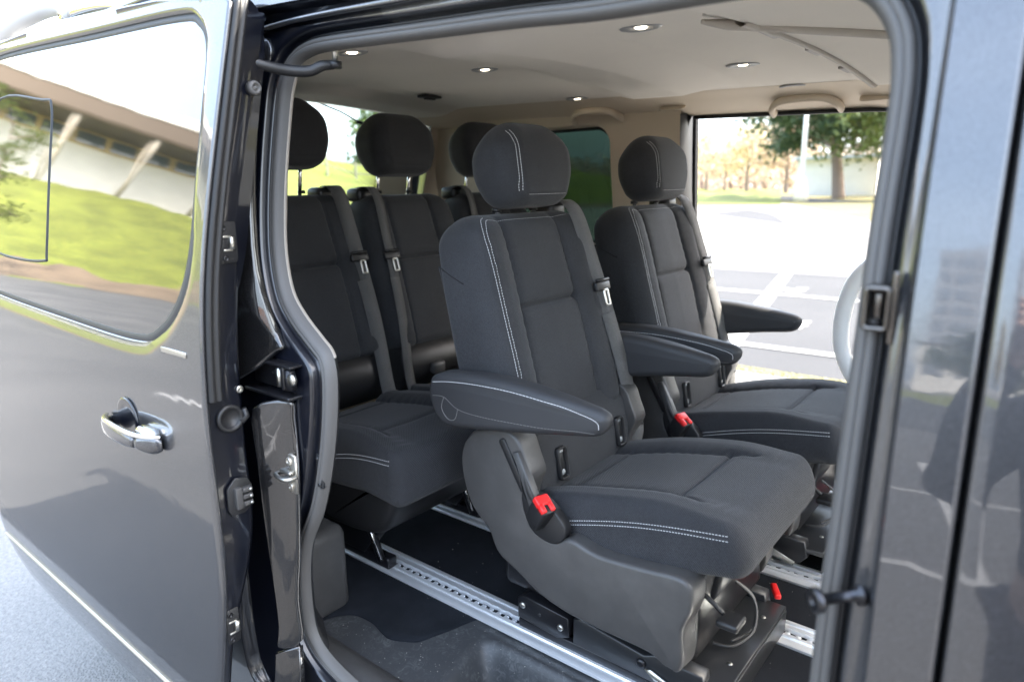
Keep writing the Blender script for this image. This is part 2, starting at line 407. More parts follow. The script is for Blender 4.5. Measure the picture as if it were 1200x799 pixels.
# gap edges between the middle pillar and the front door, and the front door itself
def strip(xs_dy, z0, z1, n=60, flip=False):
    rows = [[V((x, prof(z0 + (z1 - z0) * i / n) + dy, z0 + (z1 - z0) * i / n)) for i in range(n + 1)] for x, dy in xs_dy]
    return mir(grid(rows)) if flip else grid(rows)
for fl in (False, True):
    obj('pillar_edge', strip([(-.0531, .0), (-.0512, .0006), (-.0496, .0022), (-.0488, .005), (-.0485, .010)], .30, 2.0, 60, fl), PAINT, VAN)
    obj('door_gap_shade_strip', strip([(-.0485, .010), (-.0483, .03), (-.0445, .034), (-.0435, .03), (-.0435, .010)], .30, 2.0, 60, fl), RUBBER_D, VAN)  # black strip put in the gap to stand for its shade
    fd = empty('front_door', (0, 0, 0)); fd.parent = VAN; fd.location = -V(VAN.location)
    z0, z1 = .30, 1.98
    obj('door_edge', strip([(-.0435, .010), (-.0432, .005), (-.0424, .0022), (-.0410, .0006), (-.0390, 0), (-.026, .0)], z0, z1, 60, fl), PAINT, fd)
    wi = [(p.x, p.y) for p in crom([(.16, 1.36, 0), (.14, 1.6, 0), (.17, 1.86, 0), (.5, 1.88, 0), (.75, 1.70, 0), (1.02, 1.40, 0), (.98, 1.33, 0), (.5, 1.33, 0)], 6, True)]
    wi = ccw(wi); ou = ccw([(-.026, .30), (.95, .30), (1.15, .8), (1.15, 1.36), (.62, 1.98), (-.026, 1.98)])
    g = lofted(ring((.5, 1.5), wi, ou, 14, lambda x, z: prof(z)))
    obj('door_skin', mir(g) if fl else g, PAINT, fd)
    g = ([V((p[0], prof(p[1]) + .004, p[1])) for p in wi], [tuple(range(len(wi)))])
    obj('door_window', mir(g) if fl else g, CLEAR, fd)

# roof, tail and front shell (real thickness, seen only from outside)
def sheet(pts_rows, m, name, parent=VAN, thick=0, **k):
    o = obj(name, grid(pts_rows), m, parent, **k)
    if thick:
        md = o.modifiers.new('solid', 'SOLIDIFY'); md.thickness = thick; md.offset = 0
    return o
rows = []
for i in range(25):
    y = .088 + (W_VAN - .176) * i / 24; h = 2.0 + .07 * (1 - ((y - .96) / .872) ** 4)
    rows.append([V((x, y, h + .03 * (1 - sm(-.5, -2.62, -x) ) * 0 + (.03 if x < -.6 else .03 * (1 - sm(-.6, .6, x))) - .0)) for x in (-2.62, -2, -1.4, -.6, 0, .3, .6)])
sheet(rows, PAINT, 'roof', thick=.02)
# rails on the roof with chrome-edged ends
rail = obj('roof_rail', merge(tube(crom([(-2.85, .16, 2.05), (-2.78, .13, 2.125), (-2.5, .125, 2.14), (-2.27, .125, 2.125), (-2.19, .13, 2.085)], 8), .034, 14),
                       ), WHITEP, VAN)
obj('roof_rail_foot', merge(tube(crom([(-2.25, .125, 2.085), (-2.1, .125, 2.08), (-1.98, .125, 2.068), (-1.88, .125, 2.05)], 6), lambda t: .022 * (1 - .6 * t), 12)), CHROME, VAN)
# floor pan below the carpet, sill, and tail panel with its window
obj('floor_pan', box((-.85, 1.145, .50), (3.5, 1.35, .03)), PAINT_IN, VAN, smooth=False)
tw = ccw(rrect(.96, 1.66, 1.44, .585, .09, 8)); to = ccw([(.09, .35), (1.83, .35), (1.83, 2.02), (.09, 2.02)])
def tail(y, z): return -2.44 - .16 * sm(2.0, 1.2, z)
rows = [[V((tail(v.x, v.z), v.x, v.z)) for v in r] for r in ring((.96, 1.6), tw, to, 6, lambda x, z: 0, 200)]
obj('tailgate', lofted([[v + V((.05, 0, 0)) for v in rows[0]]] + rows), PAINT, VAN)
obj('tailgate_trim', lofted([[v + V((.052, 0, 0)) for v in rows[0]]] + [[v + V((.055, 0, 0)) for v in r] for r in rows[1:]]), BEIGE, VAN)
obj('rear_window', ([V((tail(p[0], p[1]) + .012, p[0], p[1])) for p in tw], [tuple(range(len(tw)))]), TAILG, VAN)
wip = merge(tube([(-2.50, 1.02, 1.985), (-2.505, 1.24, 1.93), (-2.51, 1.34, 1.893)], .0035, 8), tube([(-2.51, 1.33, 1.895), (-2.53, 1.47, 1.868), (-2.55, 1.66, 1.82), (-2.58, 1.8, 1.75)], .008, 8))
obj('rear_wiper', wip, BLACK, VAN)
# dash end, windscreen and bonnet so the cabin is closed in front
obj('windscreen', ([V((.62, .12, 1.97)), V((.62, 1.80, 1.97)), V((1.30, 1.75, 1.22)), V((1.30, .17, 1.22))], [(0, 1, 2, 3)]), CLEAR, VAN, smooth=False)
obj('bonnet', rbox((1.55, .96, .76), (.85, 1.8, .86), .12, 4), PAINT, VAN)
obj('dashboard', rbox((1.02, .96, .98), (.36, 1.66, .42), .06, 3), PLAS_D, VAN)

# ------------------------------------------------------------------ sliding doors
DFRONT = [(-1.18, 1.928), (-1.192, 1.756), (-1.204, 1.563), (-1.208, 1.426), (-1.204, 1.271), (-1.199, 1.144), (-1.193, .975), (-1.207, .822), (-1.262, .60), (-1.33, .40), (-1.38, .31)]
dout = [(p.x, p.y) for p in crom([(a, b, 0) for a, b in DFRONT], 5)] + [(-1.42, .285), (-1.934, .267), (-2.48, .252), (-2.70, .28)] + \
       [(p.x, p.y) for p in crom([(-2.715, .288, 0), (-2.775, .36, 0), (-2.797, .45, 0), (-2.79, .7, 0), (-2.78, 1.2, 0), (-2.72, 1.9, 0)], 4)] + [(-2.70, 2.035), (-2.038, 2.024), (-1.726, 1.998), (-1.466, 1.975)]
dout = ccw(dout)
DG = ccw([(p.x, p.y) for p in crom([(-2.65, 1.94, 0), (-2.506, 1.987, 0), (-1.766, 1.947, 0), (-1.381, 1.923, 0), (-1.296, 1.903, 0), (-1.259, 1.855, 0), (-1.258, 1.75, 0), (-1.261, 1.64, 0), (-1.268, 1.5, 0), (-1.308, 1.402, 0), (-1.39, 1.336, 0), (-1.504, 1.311, 0), (-1.885, 1.316, 0), (-2.416, 1.333, 0), (-2.62, 1.36, 0), (-2.68, 1.5, 0)], 7, True)])
def dY(z): return -.13 + 1.12 * prof(z)
def dth(z): return .085 - .05 * sm(1.0, .65, z)
def make_door(fl):
    f = mir if fl else (lambda q: q)
    D = empty('sliding_door', (0, 0, 0)); D.parent = VAN; D.location = -V(VAN.location)
    N = 420; c = (-1.95, 1.62)
    A = [rayloop(c, 2 * pi * k / N, offset2(DG, -.012)) for k in range(N)]; B = [rayloop(c, 2 * pi * k / N, dout) for k in range(N)]
    A0 = offset2(A, .004)
    def row(P, dy): return [V((p[0], dY(p[1]) + dy, p[1])) for p in P]
    def rowb(P, dy): return [V((p[0], dY(p[1]) + dy * (.12 + .88 * sm(1.62, 1.42, p[1])), p[1])) for p in P]
    rows = [row(A0, .022), row(A0, .012), rowb(offset2(A, -.002), .0085), rowb(offset2(A, -.010), .005), rowb(offset2(A, -.022), .0012)]
    A3 = offset2(A, -.034)
    for s in range(0, 25):
        t = (s / 24); rows.append(row([(a[0] + (b[0] - a[0]) * t, a[1] + (b[1] - a[1]) * t) for a, b in zip(A3, offset2(B, .004))], 0))
    rows += [row(offset2(B, .0015), .0008), row(B, .0035), row(B, .007), row(offset2(B, .002), .009), row(offset2(B, .012), .0095)]
    obj('door_skin', f(lofted(rows)), PAINT, D)
    # inner shell seen edge-on
    e = [rayloop(c, 2 * pi * k / N, offset2(dout, .013)) for k in range(N)]
    e2 = offset2(e, .012)
    r2 = [row(e, .008), [V((p[0], dY(p[1]) + .010 + .3 * (dth(p[1]) - .01), p[1])) for p in e], [V((p[0] + .002, dY(p[1]) + dth(p[1]) - .012, p[1])) for p in e], [V((p[0], dY(p[1]) + dth(p[1]) - .003, p[1])) for p in offset2(e, .004)],
          [V((p[0], dY(p[1]) + dth(p[1]), p[1])) for p in e2], [V((p[0], dY(p[1]) + dth(p[1]), p[1])) for p in offset2(A, -.05)], [V((p[0], dY(p[1]) + .02, p[1])) for p in A]]
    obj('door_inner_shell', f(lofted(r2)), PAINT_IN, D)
    obj('window_gasket', f(lofted([row(offset2(DG, -.0145), .013), row(offset2(DG, -.008), .009), row(offset2(DG, .003), .0075), row(offset2(DG, .006), .011)])), GASK, D)
    C0 = V((c[0], 0, c[1])); gr = [row(DG, .009)]
    for s in range(1, 12):
        gr.append([V((p[0] + (c[0] - p[0]) * s / 12, 0, p[1] + (c[1] - p[1]) * s / 12)) for p in DG])
        for v in gr[-1]: v.y = dY(v.z) + .009
    vs, fs = grid(gr, True); vs.append(V((c[0], dY(c[1]) + .009, c[1]))); n = len(DG); b0 = 11 * n
    fs += [(b0 + j, b0 + (j + 1) % n, len(vs) - 1) for j in range(n)]
    obj('door_window', f((vs, fs)), TAILG if fl else GLASS_P, D)
    # opening pane outline
    pn = ccw([(p.x, p.y) for p in crom([(-2.489, 1.865, 0), (-2.103, 1.844, 0), (-2.03, 1.82, 0), (-2.016, 1.703, 0), (-2.008, 1.471, 0), (-2.047, 1.433, 0), (-2.353, 1.434, 0), (-2.434, 1.467, 0), (-2.53, 1.60, 0)], 6, True)])
    obj('window_pane_frame', f(lofted([row(pn, .009), row(offset2(pn, .002), .0065), row(offset2(pn, .005), .0065), row(offset2(pn, .007), .009)])), RUBBER_D, D)
    # rubber edge seal on the front edge of the upper door
    pe = [p for p in dout if p[1] > 1.22 and p[0] > -1.3 ]
    pe.sort(key=lambda p: -p[1]); pe = [(-1.185, 1.935)] + pe
    prf = [(0, .009), (.006, .0095), (.010, .013), (.0105, .019), (.004, .023), (.010, .027), (.010, .033), (.004, .036), (0, .034)]
    obj('edge_seal', f(grid([[V((p[0] - .003 + a, dY(p[1]) + b, p[1])) for a, b in prf] for p in pe], False)), RUBBER_D, D)
    # rib moulding near the bottom
    obj('door_moulding', f(grid([[V((-2.785 + 1.5 * k / 30, dY(.443) - b, z)) for b, z in ((-.002, .4355), (.004, .4375), (.0065, .4415), (.006, .446), (-.002, .4485))] for k in range(31)])), mat('beige_moulding_metal', (.42, .39, .33), .38, .6), D)
    return D
DOOR = make_door(False)
make_door(True)

def door_hw():
    D = DOOR
    # handle: cup, grip bar, rear cap
    hp = [(-1.60, 1.085), (-1.618, 1.115), (-1.585, 1.145), (-1.50, 1.158), (-1.393, 1.154), (-1.31, 1.14), (-1.287, 1.12), (-1.30, 1.095), (-1.36, 1.078), (-1.449, 1.066), (-1.54, 1.066)]
    y0 = dY(1.1)
    cup = lathe((-1.545, y0 + .001, 1.122), (0, -1, 0), [(0, .001), (.0, .052), (.003, .052), (.0045, .046), (.002, .030), (.001, .001)], 28)
    obj('handle_cup', ([V((v.x * 1.0, v.y, 1.122 + (v.z - 1.122) * .95)) for v in cup[0]], cup[1]), PAINT_IN, D)
    H = empty('door_handle', (0, 0, 0)); H.parent = D
    bar = crom([(-1.645, y0 - .004, 1.100), (-1.605, y0 - .026, 1.104), (-1.545, y0 - .036, 1.107), (-1.475, y0 - .038, 1.106), (-1.430, y0 - .032, 1.104), (-1.397, y0 - .018, 1.102), (-1.387, y0 - .002, 1.100)], 6)
    def sec(P, hh, tt):
        rows = []
        for i, p in enumerate(P):
            t = (P[min(i + 1, len(P) - 1)] - P[max(i - 1, 0)]).normalized(); s = V((t.y, -t.x, 0))
            if s.y > 0: s = -s
            k = i / (len(P) - 1); h = hh * (.62 + .38 * sin(pi * min(1, max(0, k)))) 
            rows.append([p + s * (tt * cos(a) * .5) + V((0, 0, 1)) * (h * (abs(sin(a)) ** .6) * (1 if sin(a) > 0 else -1)) for a in [2 * pi * q / 20 for q in range(20)]])
        return grid(rows, True, True, True)
    n = len(bar); k = int(n * .66)
    obj('grip', sec(bar[:k], .019, .018), PAINT, D)
    obj('grip_cap', sec(bar[k:], .019, .018), PAINT, D)
    top = [p + V((0, -.002, .016)) for p in bar]
    obj('grip_chrome', tube(top, lambda t: .004 + .002 * sin(pi * t), 10), CHROME, D)
    obj('handle_rear_cap', rbox((-1.43, y0 - .010, 1.116), (.07, .03, .03), .012, 3), CHROME, D)
    bpy.data.objects.remove(H)
    # small bright model plate (no legible writing survives in it)
    yb = dY(1.302)
    obj('name_plate', rbox((-1.312, yb - .001, 1.302), (.100, .004, .011), .0015), STEEL, D)
    # edge fittings
    def E(z, t): return V((-1.203 - .003 + .013 * 0, dY(z) + dth(z) * t, z))
    def exf(z):  # x of the edge face at z
        P = crom([(a, b, 0) for a, b in DFRONT], 6); return min(P, key=lambda p: abs(p.y - z)).x - .011
    z = 1.177; c0 = V((exf(z), dY(z) + .052, z))
    obj('locating_cup', merge(lathe(c0, (1, 0, .05), [(.0, .0275), (.006, .027), (.0075, .023), (.006, .019), (-.01, .016), (-.018, .010), (-.02, .001)], 24), tube([c0 + V((.006, .02, -.012)), c0 + V((.006, .032, -.002)), c0 + V((.006, .027, .014))], .006, 8)), PLAS_D, D)
    z = 1.02; c0 = V((exf(z) + .001, dY(z) + .052, z))
    pl = [(p[0], p[1]) for p in ccw([(-.020, -.035), (.008, -.037), (.026, -.022), (.027, .018), (.018, .034), (-.005, .040), (-.024, .022), (-.026, -.02)])]
    obj('connector_plate', slab([(c0.y + a, c0.z + b) for a, b in pl], c0.x, c0.x + .006, .002, 2, 'YZ'), PLAS_D, D)
    cb = [rbox((c0.x + .010, c0.y - .006, c0.z), (.014, .014, .043), .0015)]
    for q in range(3): cb.append(rbox((c0.x + .012, c0.y + .011, c0.z - .014 + .014 * q), (.012, .019, .009), .0012))
    obj('connector_block', merge(*cb), PLAS, D)
    obj('contact_pin', merge(*[cyl((c0.x + .018, c0.y + .016, c0.z - .014 + .014 * q), (c0.x + .0215, c0.y + .016, c0.z - .014 + .014 * q), .0032, 10) for q in range(3)]), STEEL, D)
    for z, yy in ((1.228, .062), (1.785, .05)):
        c0 = V((exf(z), dY(z) + (dth(z) - .006 if z > 1.5 else yy + .015), z))
        if z < 1.5: obj('edge_screw', lathe(c0, (1, 0, 0), [(0, .0075), (.002, .0075), (.0035, .005), (.002, .002), (.002, .0001)], 16), STEEL, D)
        else: obj('rubber_buffer', lathe(c0 + V((.004, -.01, 0)), (1, 0, 0), [(-.006, .013), (.006, .013), (.010, .011), (.011, .007), (.007, .006), (.007, .003), (.011, .002), (.011, .0001)], 22), RUBBER, D)
    # two latches on the door edge
    for z, s in ((1.507, 1), (.735, 1.0)):
        c0 = V((exf(z) + .001, dY(z) + dth(z) * (.60 if z > 1 else .55), z)); hw = .019 if z > 1 else .014
        ol = ccw([(c0.y - hw, c0.z - .036), (c0.y + hw * .7, c0.z - .036), (c0.y + hw, c0.z - .03), (c0.y + hw, c0.z + .040), (c0.y - hw, c0.z + .040)])
        obj('latch_plate', slab(ol, c0.x, c0.x + .004, .0015, 2, 'YZ'), PLAS_D, D)
        obj('latch_hook', merge(cyl((c0.x + .006, c0.y + .007, c0.z - .010), (c0.x + .006, c0.y + .007, c0.z + .012), .0055, 12), rbox((c0.x + .004, c0.y - .001, c0.z + .013), (.006, .018, .004), .001), rbox((c0.x + .004, c0.y - .001, c0.z - .012), (.006, .018, .004), .001)), STEEL, D)
        obj('latch_recess', rbox((c0.x + .003, c0.y - .006, c0.z), (.004, .014, .022), .001), RUBBER_D, D)
        for dz in (-.027, .029):
            obj('latch_screw', lathe((c0.x + .004, c0.y - hw * .35, c0.z + dz), (1, 0, 0), [(0, .006), (.002, .0058), (.003, .003), (.0015, .0028), (.0015, .0001)], 14), BLACK, D)
door_hw()

# hold-open arm from the door top into the upper track
arm = crom([(-1.215, .035, 1.836), (-1.20, .06, 1.828), (-1.185, .10, 1.822), (-1.165, .135, 1.822), (-1.15, .155, 1.832), (-1.14, .175, 1.835)], 6)
obj('upper_roller_arm', merge(tube(arm, lambda t: .0085 + .002 * sin(pi * t), 12), lathe((-1.135, .175, 1.828), (0, 0, 1), [(0, .012), (.012, .0125), (.013, .004)], 18)), PLAS_D, VAN)
obj('roller_pin', cyl((-1.135, .175, 1.84), (-1.135, .175, 1.88), .0055, 12), STEEL, VAN)

# ------------------------------------------------------------------ fittings on the door pillars
def pil():
    def lean(v, k=.42, xr=-1.155):
        out = []
        for p in v:
            y2 = p.y - k * max(0, xr - p.x) + .5 * max(0, xr - p.x) ** 2; out.append(V((p.x * (.70 + y2) / (.70 + p.y), y2, p.z)))
        return out
    y = prof(1.163)
    obj('guide_pin', merge(lathe((-.126, y + .036, 1.168), (-.66, -.72, -.02), [(0, .012), (.003, .012), (.0035, .0062), (.046, .0062), (.0465, .0125), (.048, .0135), (.053, .0135), (.055, .011), (.055, .005), (.053, .0045), (.053, .0001)], 24)), mat('dark_steel', (.06, .06, .065), .28, .9), VAN)
    y = prof(1.47)
    # boxed catch on the middle pillar
    o1 = rrect(-.142, 1.474, .026, .046, .006, 4); 
    fr = [[V((p[0], y + dy, p[1])) for p in offset2(ccw(o1), e)] for e, dy in ((0, .052), (-.001, .030), (.001, .026), (.004, .026), (.005, .030), (.005, .050))]
    obj('pillar_catch', merge(lofted(fr), slab(rrect(-.127, 1.475, .007, .075, .003, 4), y + .030, y + .036, .0015, 2), rbox((-.144, y + .046, 1.474), (.009, .006, .028), .002)), mat('brushed_catch_metal', (.16, .15, .14), .26, 1, bump=(300, .0002)), VAN)
    # C pillar: raised painted panels, striker, hinge carrier
    low = [(-1.31, 1.183), (-1.169, 1.196), (-1.158, 1.16), (-1.153, 1.1), (-1.153, 1.03), (-1.170, .876), (-1.199, .76), (-1.205, .66), (-1.30, .645), (-1.288, .70), (-1.286, .80), (-1.292, .915), (-1.305, 1.07)]
    low = [(p.x, p.y) for p in crom([(a, b, 0) for a, b in low], 3, True)]
    v, f = slab(low, .036, .024, .006, 4); v = [V((p.x, p.y + prof(p.z) - .006 * sin(pi * sm(.6, 1.2, p.z)), p.z)) for p in v]
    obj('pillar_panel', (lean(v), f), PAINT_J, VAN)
    v, f = slab([(-1.31, .635), (-1.21, .648), (-1.215, .56), (-1.19, .50), (-1.34, .47), (-1.33, .56)], .036, .022, .005, 3)
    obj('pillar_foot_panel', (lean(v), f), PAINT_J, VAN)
    up = [(-1.42, 1.84), (-1.325, 1.84), (-1.312, 1.72), (-1.305, 1.6), (-1.275, 1.45), (-1.215, 1.345), (-1.195, 1.315), (-1.20, 1.288), (-1.42, 1.27)]
    up = [(p.x, p.y) for p in crom([(a, b, 0) for a, b in up], 3, True)]
    v, f = slab(up, .036, .020, .007, 4); v = [V((p.x, p.y + prof(p.z), p.z)) for p in v]
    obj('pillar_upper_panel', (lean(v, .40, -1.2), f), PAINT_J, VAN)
    y = .0
    obj('hinge_carrier', merge(rbox((-1.215, .030, 1.205), (.16, .045, .008), .003), rbox((-1.235, .040, 1.240), (.11, .02, .055), .006), rbox((-1.205, .028, 1.268), (.15, .03, .006), .002),
        rbox((-1.160, .024, 1.244), (.012, .022, .05), .004), cyl((-1.145, .022, 1.222), (-1.145, .022, 1.262), .011, 16), rbox((-1.175, .022, 1.250), (.05, .010, .006), .002)), BLACK, VAN)
    obj('hinge_roller', lathe((-1.128, .018, 1.246), (0, -1, 0), [(0, .012), (.006, .012), (.008, .008), (.009, .0001)], 16), STEEL, VAN)
    obj('hinge_pin', cyl((-1.175, .018, 1.225), (-1.175, .018, 1.262), .006, 12), STEEL, VAN)
    # striker plate
    sp = ccw([(-1.146, 1.004), (-1.142, 1.085), (-1.165, 1.087), (-1.180, 1.077), (-1.190, 1.058), (-1.191, 1.030), (-1.183, 1.012), (-1.172, 1.003)])
    obj('striker_plate', merge(slab(sp, .020, .014, .0015, 2), lathe((-1.163, .014, 1.071), (0, -1, 0), [(0, .0085), (.003, .008), (.004, .005), (.002, .004), (.002, .0001)], 16), lathe((-1.163, .014, 1.017), (0, -1, 0), [(0, .0085), (.003, .008), (.004, .005), (.002, .004), (.002, .0001)], 16)), mat('satin_zinc', (.66, .62, .55), .38, .9, bump=(200, .0002)), VAN)
    obj('striker_loop', merge(tube(crom([(-1.185, .014, 1.045), (-1.186, -.004, 1.045), (-1.165, -.010, 1.043), (-1.144, -.004, 1.042), (-1.143, .014, 1.042)], 5), .0045, 10), rbox((-1.165, .006, 1.052), (.044, .012, .008), .003), rbox((-1.165, .008, 1.036), (.036, .010, .006), .002)), STEEL, VAN)
    obj('side_latch_plate', merge(slab(rrect(-1.117, 1.048, .016, .075, .004, 4), .058, .050, .002, 2), lathe((-1.117, .05, 1.02), (0, -1, 0), [(0, .005), (.003, .004), (.003, .0001)], 12), lathe((-1.117, .05, 1.076), (0, -1, 0), [(0, .005), (.003, .004), (.003, .0001)], 12)), BLKSAT, VAN)
    # guide boss in the upper rear corner and bright drip strip above the opening
    obj('corner_boss', merge(lathe((-1.305, prof(1.87) + .034, 1.872), (0, -1, .1), [(0, .03), (.006, .026), (.010, .015), (.010, .008), (.006, .006), (.006, .0001)], 20)), PAINT, VAN)
    tr = crom([(-1.33, prof(1.90) + .030, 1.895), (-1.15, prof(1.89) + .026, 1.892), (-.9, prof(1.87) + .024, 1.878), (-.5, prof(1.85) + .024, 1.858), (-.15, prof(1.83) + .026, 1.842)], 10)
    obj('upper_track_lip', tube([p + V((0, 0, .022)) for p in tr], .006, 10), PAINT, VAN)
pil()

# ------------------------------------------------------------------ interior trim
def ceil_z(x, y):
    q = (y - .96) / .80
    z = 1.935 - .055 * q * q - .06 * max(0, abs(q) - .82) ** 1 * 3 - .032 * (x + 1.0)
    lin = lambda a, c, v: min(max((v - a) / (c - a), 0), 1)
    z -= .032 * lin(-1.31, -1.17, x + .05 * (y - .5)) * lin(-.86, -1.04, x) * sm(.44, .52, y) * sm(1.56, 1.48, y)     # shallow duct panel
    z -= .014 * lin(-1.30, -1.29, x) * 0
    z -= .022 * lin(-.545, -.50, x + .03 * (1.2 - y)) * sm(.36, .44, y) * sm(1.62, 1.56, y)
    z -= .030 * sm(-2.10, -2.24, x)
    return z
ys = [.19 + (1.765 - .19) * i / 90 for i in range(91)]; xs = [-2.47 + 3.1 * i / 260 for i in range(261)]
g = grid([[V((x, y, ceil_z(x, y))) for y in ys] for x in xs])
CEIL = obj('headliner', g, HEAD, VAN)
# covered duct panel across the headliner (proud), edge strips
def onceil(x, y, d=0): return V((x, y, ceil_z(x, y) - d))
def ceilpatch(poly, y0, y1, d):
    pass
fr = [[onceil(x + .03 * (y - 1.2), y, d) for x, d in ((-.512, .001), (-.510, .006), (-.500, .008), (-.492, .006), (-.490, .001))] for y in [.62 + .98 * i / 24 for i in range(25)]]
obj('ceiling_shade_strip', grid(fr), CREAM, VAN)
CLIP = mat('grey_clip', (.30, .27, .24), .5)
for y in (.80, 1.08, 1.34): obj('shade_strip_clip', rbox(onceil(-.515 + .03 * (y - 1.2), y, .006), (.016, .09, .007), .002), CLIP, VAN)
hb_ = crom([(-.585, .60, 1.896), (-.55, .645, 1.893), (-.5, .71, 1.892), (-.34, .92, 1.888), (-.2, 1.12, 1.884)], 8)
obj('front_header_edge', tube(hb_, lambda t: .004 + .006 * min(1, t * 4), 12), CREAM, VAN)
obj('front_header_panel', ribbon([p + V((.055, -.045, .012)) for p in hb_], .13, .008, (.75, -.6, 0)), HEAD, VAN)
# roll of trim over the near door opening, towards the front
obj('near_side_trim', grid([[V((x, y, z + (x + 1) * -.03)) for y, z in ((.168, 1.862), (.172, 1.856), (.185, 1.858), (.21, 1.89))] for x in [-1.22 + 1.3 * i / 20 for i in range(21)]]), PLAS_D, VAN)
# ceiling lamps, lit
LBEZ = mat('lamp_bezel_grey', (.34, .34, .34), .4)
for x, y in ((-1.40, .43), (-1.44, .965), (-1.50, 1.56), (-.745, .66), (-.76, 1.27), (-.72, 1.60)):
    L = obj('ceiling_lamp', [V((x, y, 0))] and (lambda q: ([V((x + (v.x - x) * 1.5, v.y, v.z)) for v in q[0]], q[1]))(lathe(onceil(x, y, -.001), (0, 0, -1), [(0, .032), (.003, .031), (.005, .025), (.003, .016), (.001, .014)], 28)), LBEZ, VAN)
    obj('lamp_lens', lathe(onceil(x, y, .0005), (0, 0, -1), [(0, .0135), (.002, .011), (.0025, .0001)], 18), LAMPM, L)
obj('ceiling_vent', merge(rbox(onceil(-2.02, 1.30, .006), (.05, .09, .012), .004), rbox(onceil(-2.02, 1.30, .014), (.02, .05, .008), .003)), PLAS_D, VAN)

# far side: roof side trim with grab handles, pillar trim with quarter window
YF = 1.79
def trimrow(x):
    zc = ceil_z(x, 1.60)
    return [V((x, 1.575, zc + .002)), V((x, 1.60, zc - .006)), V((x, 1.625, zc - .010)), V((x, 1.65, zc - .020)), V((x, 1.70, zc - .036 )), V((x, 1.74, zc - .050)), V((x, 1.765, zc - .058 + .0)), V((x, 1.785, zc - .060))]
obj('far_roof_side_trim', grid([trimrow(-2.42 + 2.9 * i / 60) for i in range(61)]), BEIGE, VAN)
obj('far_opening_trim_edge', tube([V((x, 1.775, ceil_z(x, 1.6) - .066)) for x in [-1.13 + 1.0 * i / 10 for i in range(11)]], .007, 8), RUBBER_D, VAN)
def grab(x0, x1):
    zc = ceil_z((x0 + x1) / 2, 1.6)
    P = crom([(x0, 1.70, zc - .030), (x0 + .008, 1.672, zc - .026), (x0 + .035, 1.655, zc - .016), ((x0 + x1) / 2, 1.652, zc - .013), (x1 - .035, 1.655, zc - .016), (x1 - .008, 1.672, zc - .026), (x1, 1.70, zc - .030)], 6)
    P2 = [p + V((0, 0, -.004)) for p in P]
    rows = []
    for i, p in enumerate(P):
        t = (P[min(i + 1, len(P) - 1)] - P[max(i - 1, 0)]).normalized(); s = V((0, .35, .94)); s = (s - t * s.dot(t)).normalized(); n = t.cross(s)
        rows.append([p + s * .011 * cos(a) + n * .007 * sin(a) for a in [2 * pi * q / 14 for q in range(14)]])
    obj('grab_handle', grid(rows, True, True, True), BEIGE, VAN)
def grab2(x0, x1):
    zc = ceil_z((x0 + x1) / 2, 1.6) - .032
    P = crom([(x0, 1.728, zc - .024), (x0 + .004, 1.69, zc - .012), (x0 + .03, 1.668, zc + .004), (x0 + .07, 1.66, zc + .010), (x1 - .07, 1.66, zc + .010), (x1 - .03, 1.668, zc + .004), (x1 - .004, 1.69, zc - .012), (x1, 1.728, zc - .024)], 6)
    rows = []
    for i, p in enumerate(P):
        t = (P[min(i + 1, len(P) - 1)] - P[max(i - 1, 0)]).normalized(); s = V((0, .5, .86)); s = (s - t * s.dot(t)).normalized(); n = t.cross(s)
        rows.append([p + V((0, 0, -.010)) + s * .015 * cos(a) + n * .010 * sin(a) for a in [2 * pi * q / 14 for q in range(14)]])
    obj('grab_handle', grid(rows, True, True, True), BEIGE, VAN)
grab2(-1.61, -1.40); grab2(-.82, -.61)
for x in (-1.17, -.50):
    zc = ceil_z(x, 1.6)
    v, f = slab(rrect(0, 0, .10, .036, .014, 5), 0, .006, .003, 2)
    Mx = Matrix.Translation((x, 1.685, zc - .030)) @ Matrix.Rotation(radians(-52), 4, 'X')
    obj('hook_cover', xf((v, f), Mx), BEIGE, VAN)
# quarter panel trim
qw = ccw(rrect(-1.80, 1.595, .70, .50, .085, 8)); qo = ccw([(-2.44, .54), (-1.21, .54), (-1.21, 1.2), (-1.155, 1.4), (-1.155, 1.87), (-2.44, 1.90)])
R0 = ring((-1.80, 1.6), qw, qo, 10, lambda x, z: YF - .07 * sm(1.1, 1.9, z) + .0 , 300)
rim = [[V((v.x, v.y + .075, v.z)) for v in [V((p[0], 0, p[1])) for p in []]]] if False else []
ri = [[V((q.x + (-1.80 - q.x) * e * 0, q.y + d, q.z)) for q in R0[0]] for e, d in ((0, .07), (0, .03), (0, .008))]
ri2 = [[V((q.x - (q.x + 1.8) * e, q.y + d, q.z - (q.z - 1.6) * e)) for q in R0[0]] for e, d in ((.05, .085), (.045, .03), (.02, .004))]
obj('far_quarter_trim', lofted(ri2 + R0), BEIGE, VAN)
qg = [V((q.x - (q.x + 1.8) * .045, q.y + .078, q.z - (q.z - 1.6) * .045)) for q in R0[0]]
obj('quarter_window_gasket', lofted([[q + V((0, -.012, 0)) for q in qg], [V((q.x - (q.x + 1.8) * .05, q.y - .012, q.z - (q.z - 1.6) * .05)) for q in qg], [V((q.x - (q.x + 1.8) * .05, q.y, q.z - (q.z - 1.6) * .05)) for q in qg]]), RUBBER_D, VAN)
obj('quarter_window', (qg, [tuple(range(len(qg)))]), TINT, VAN)
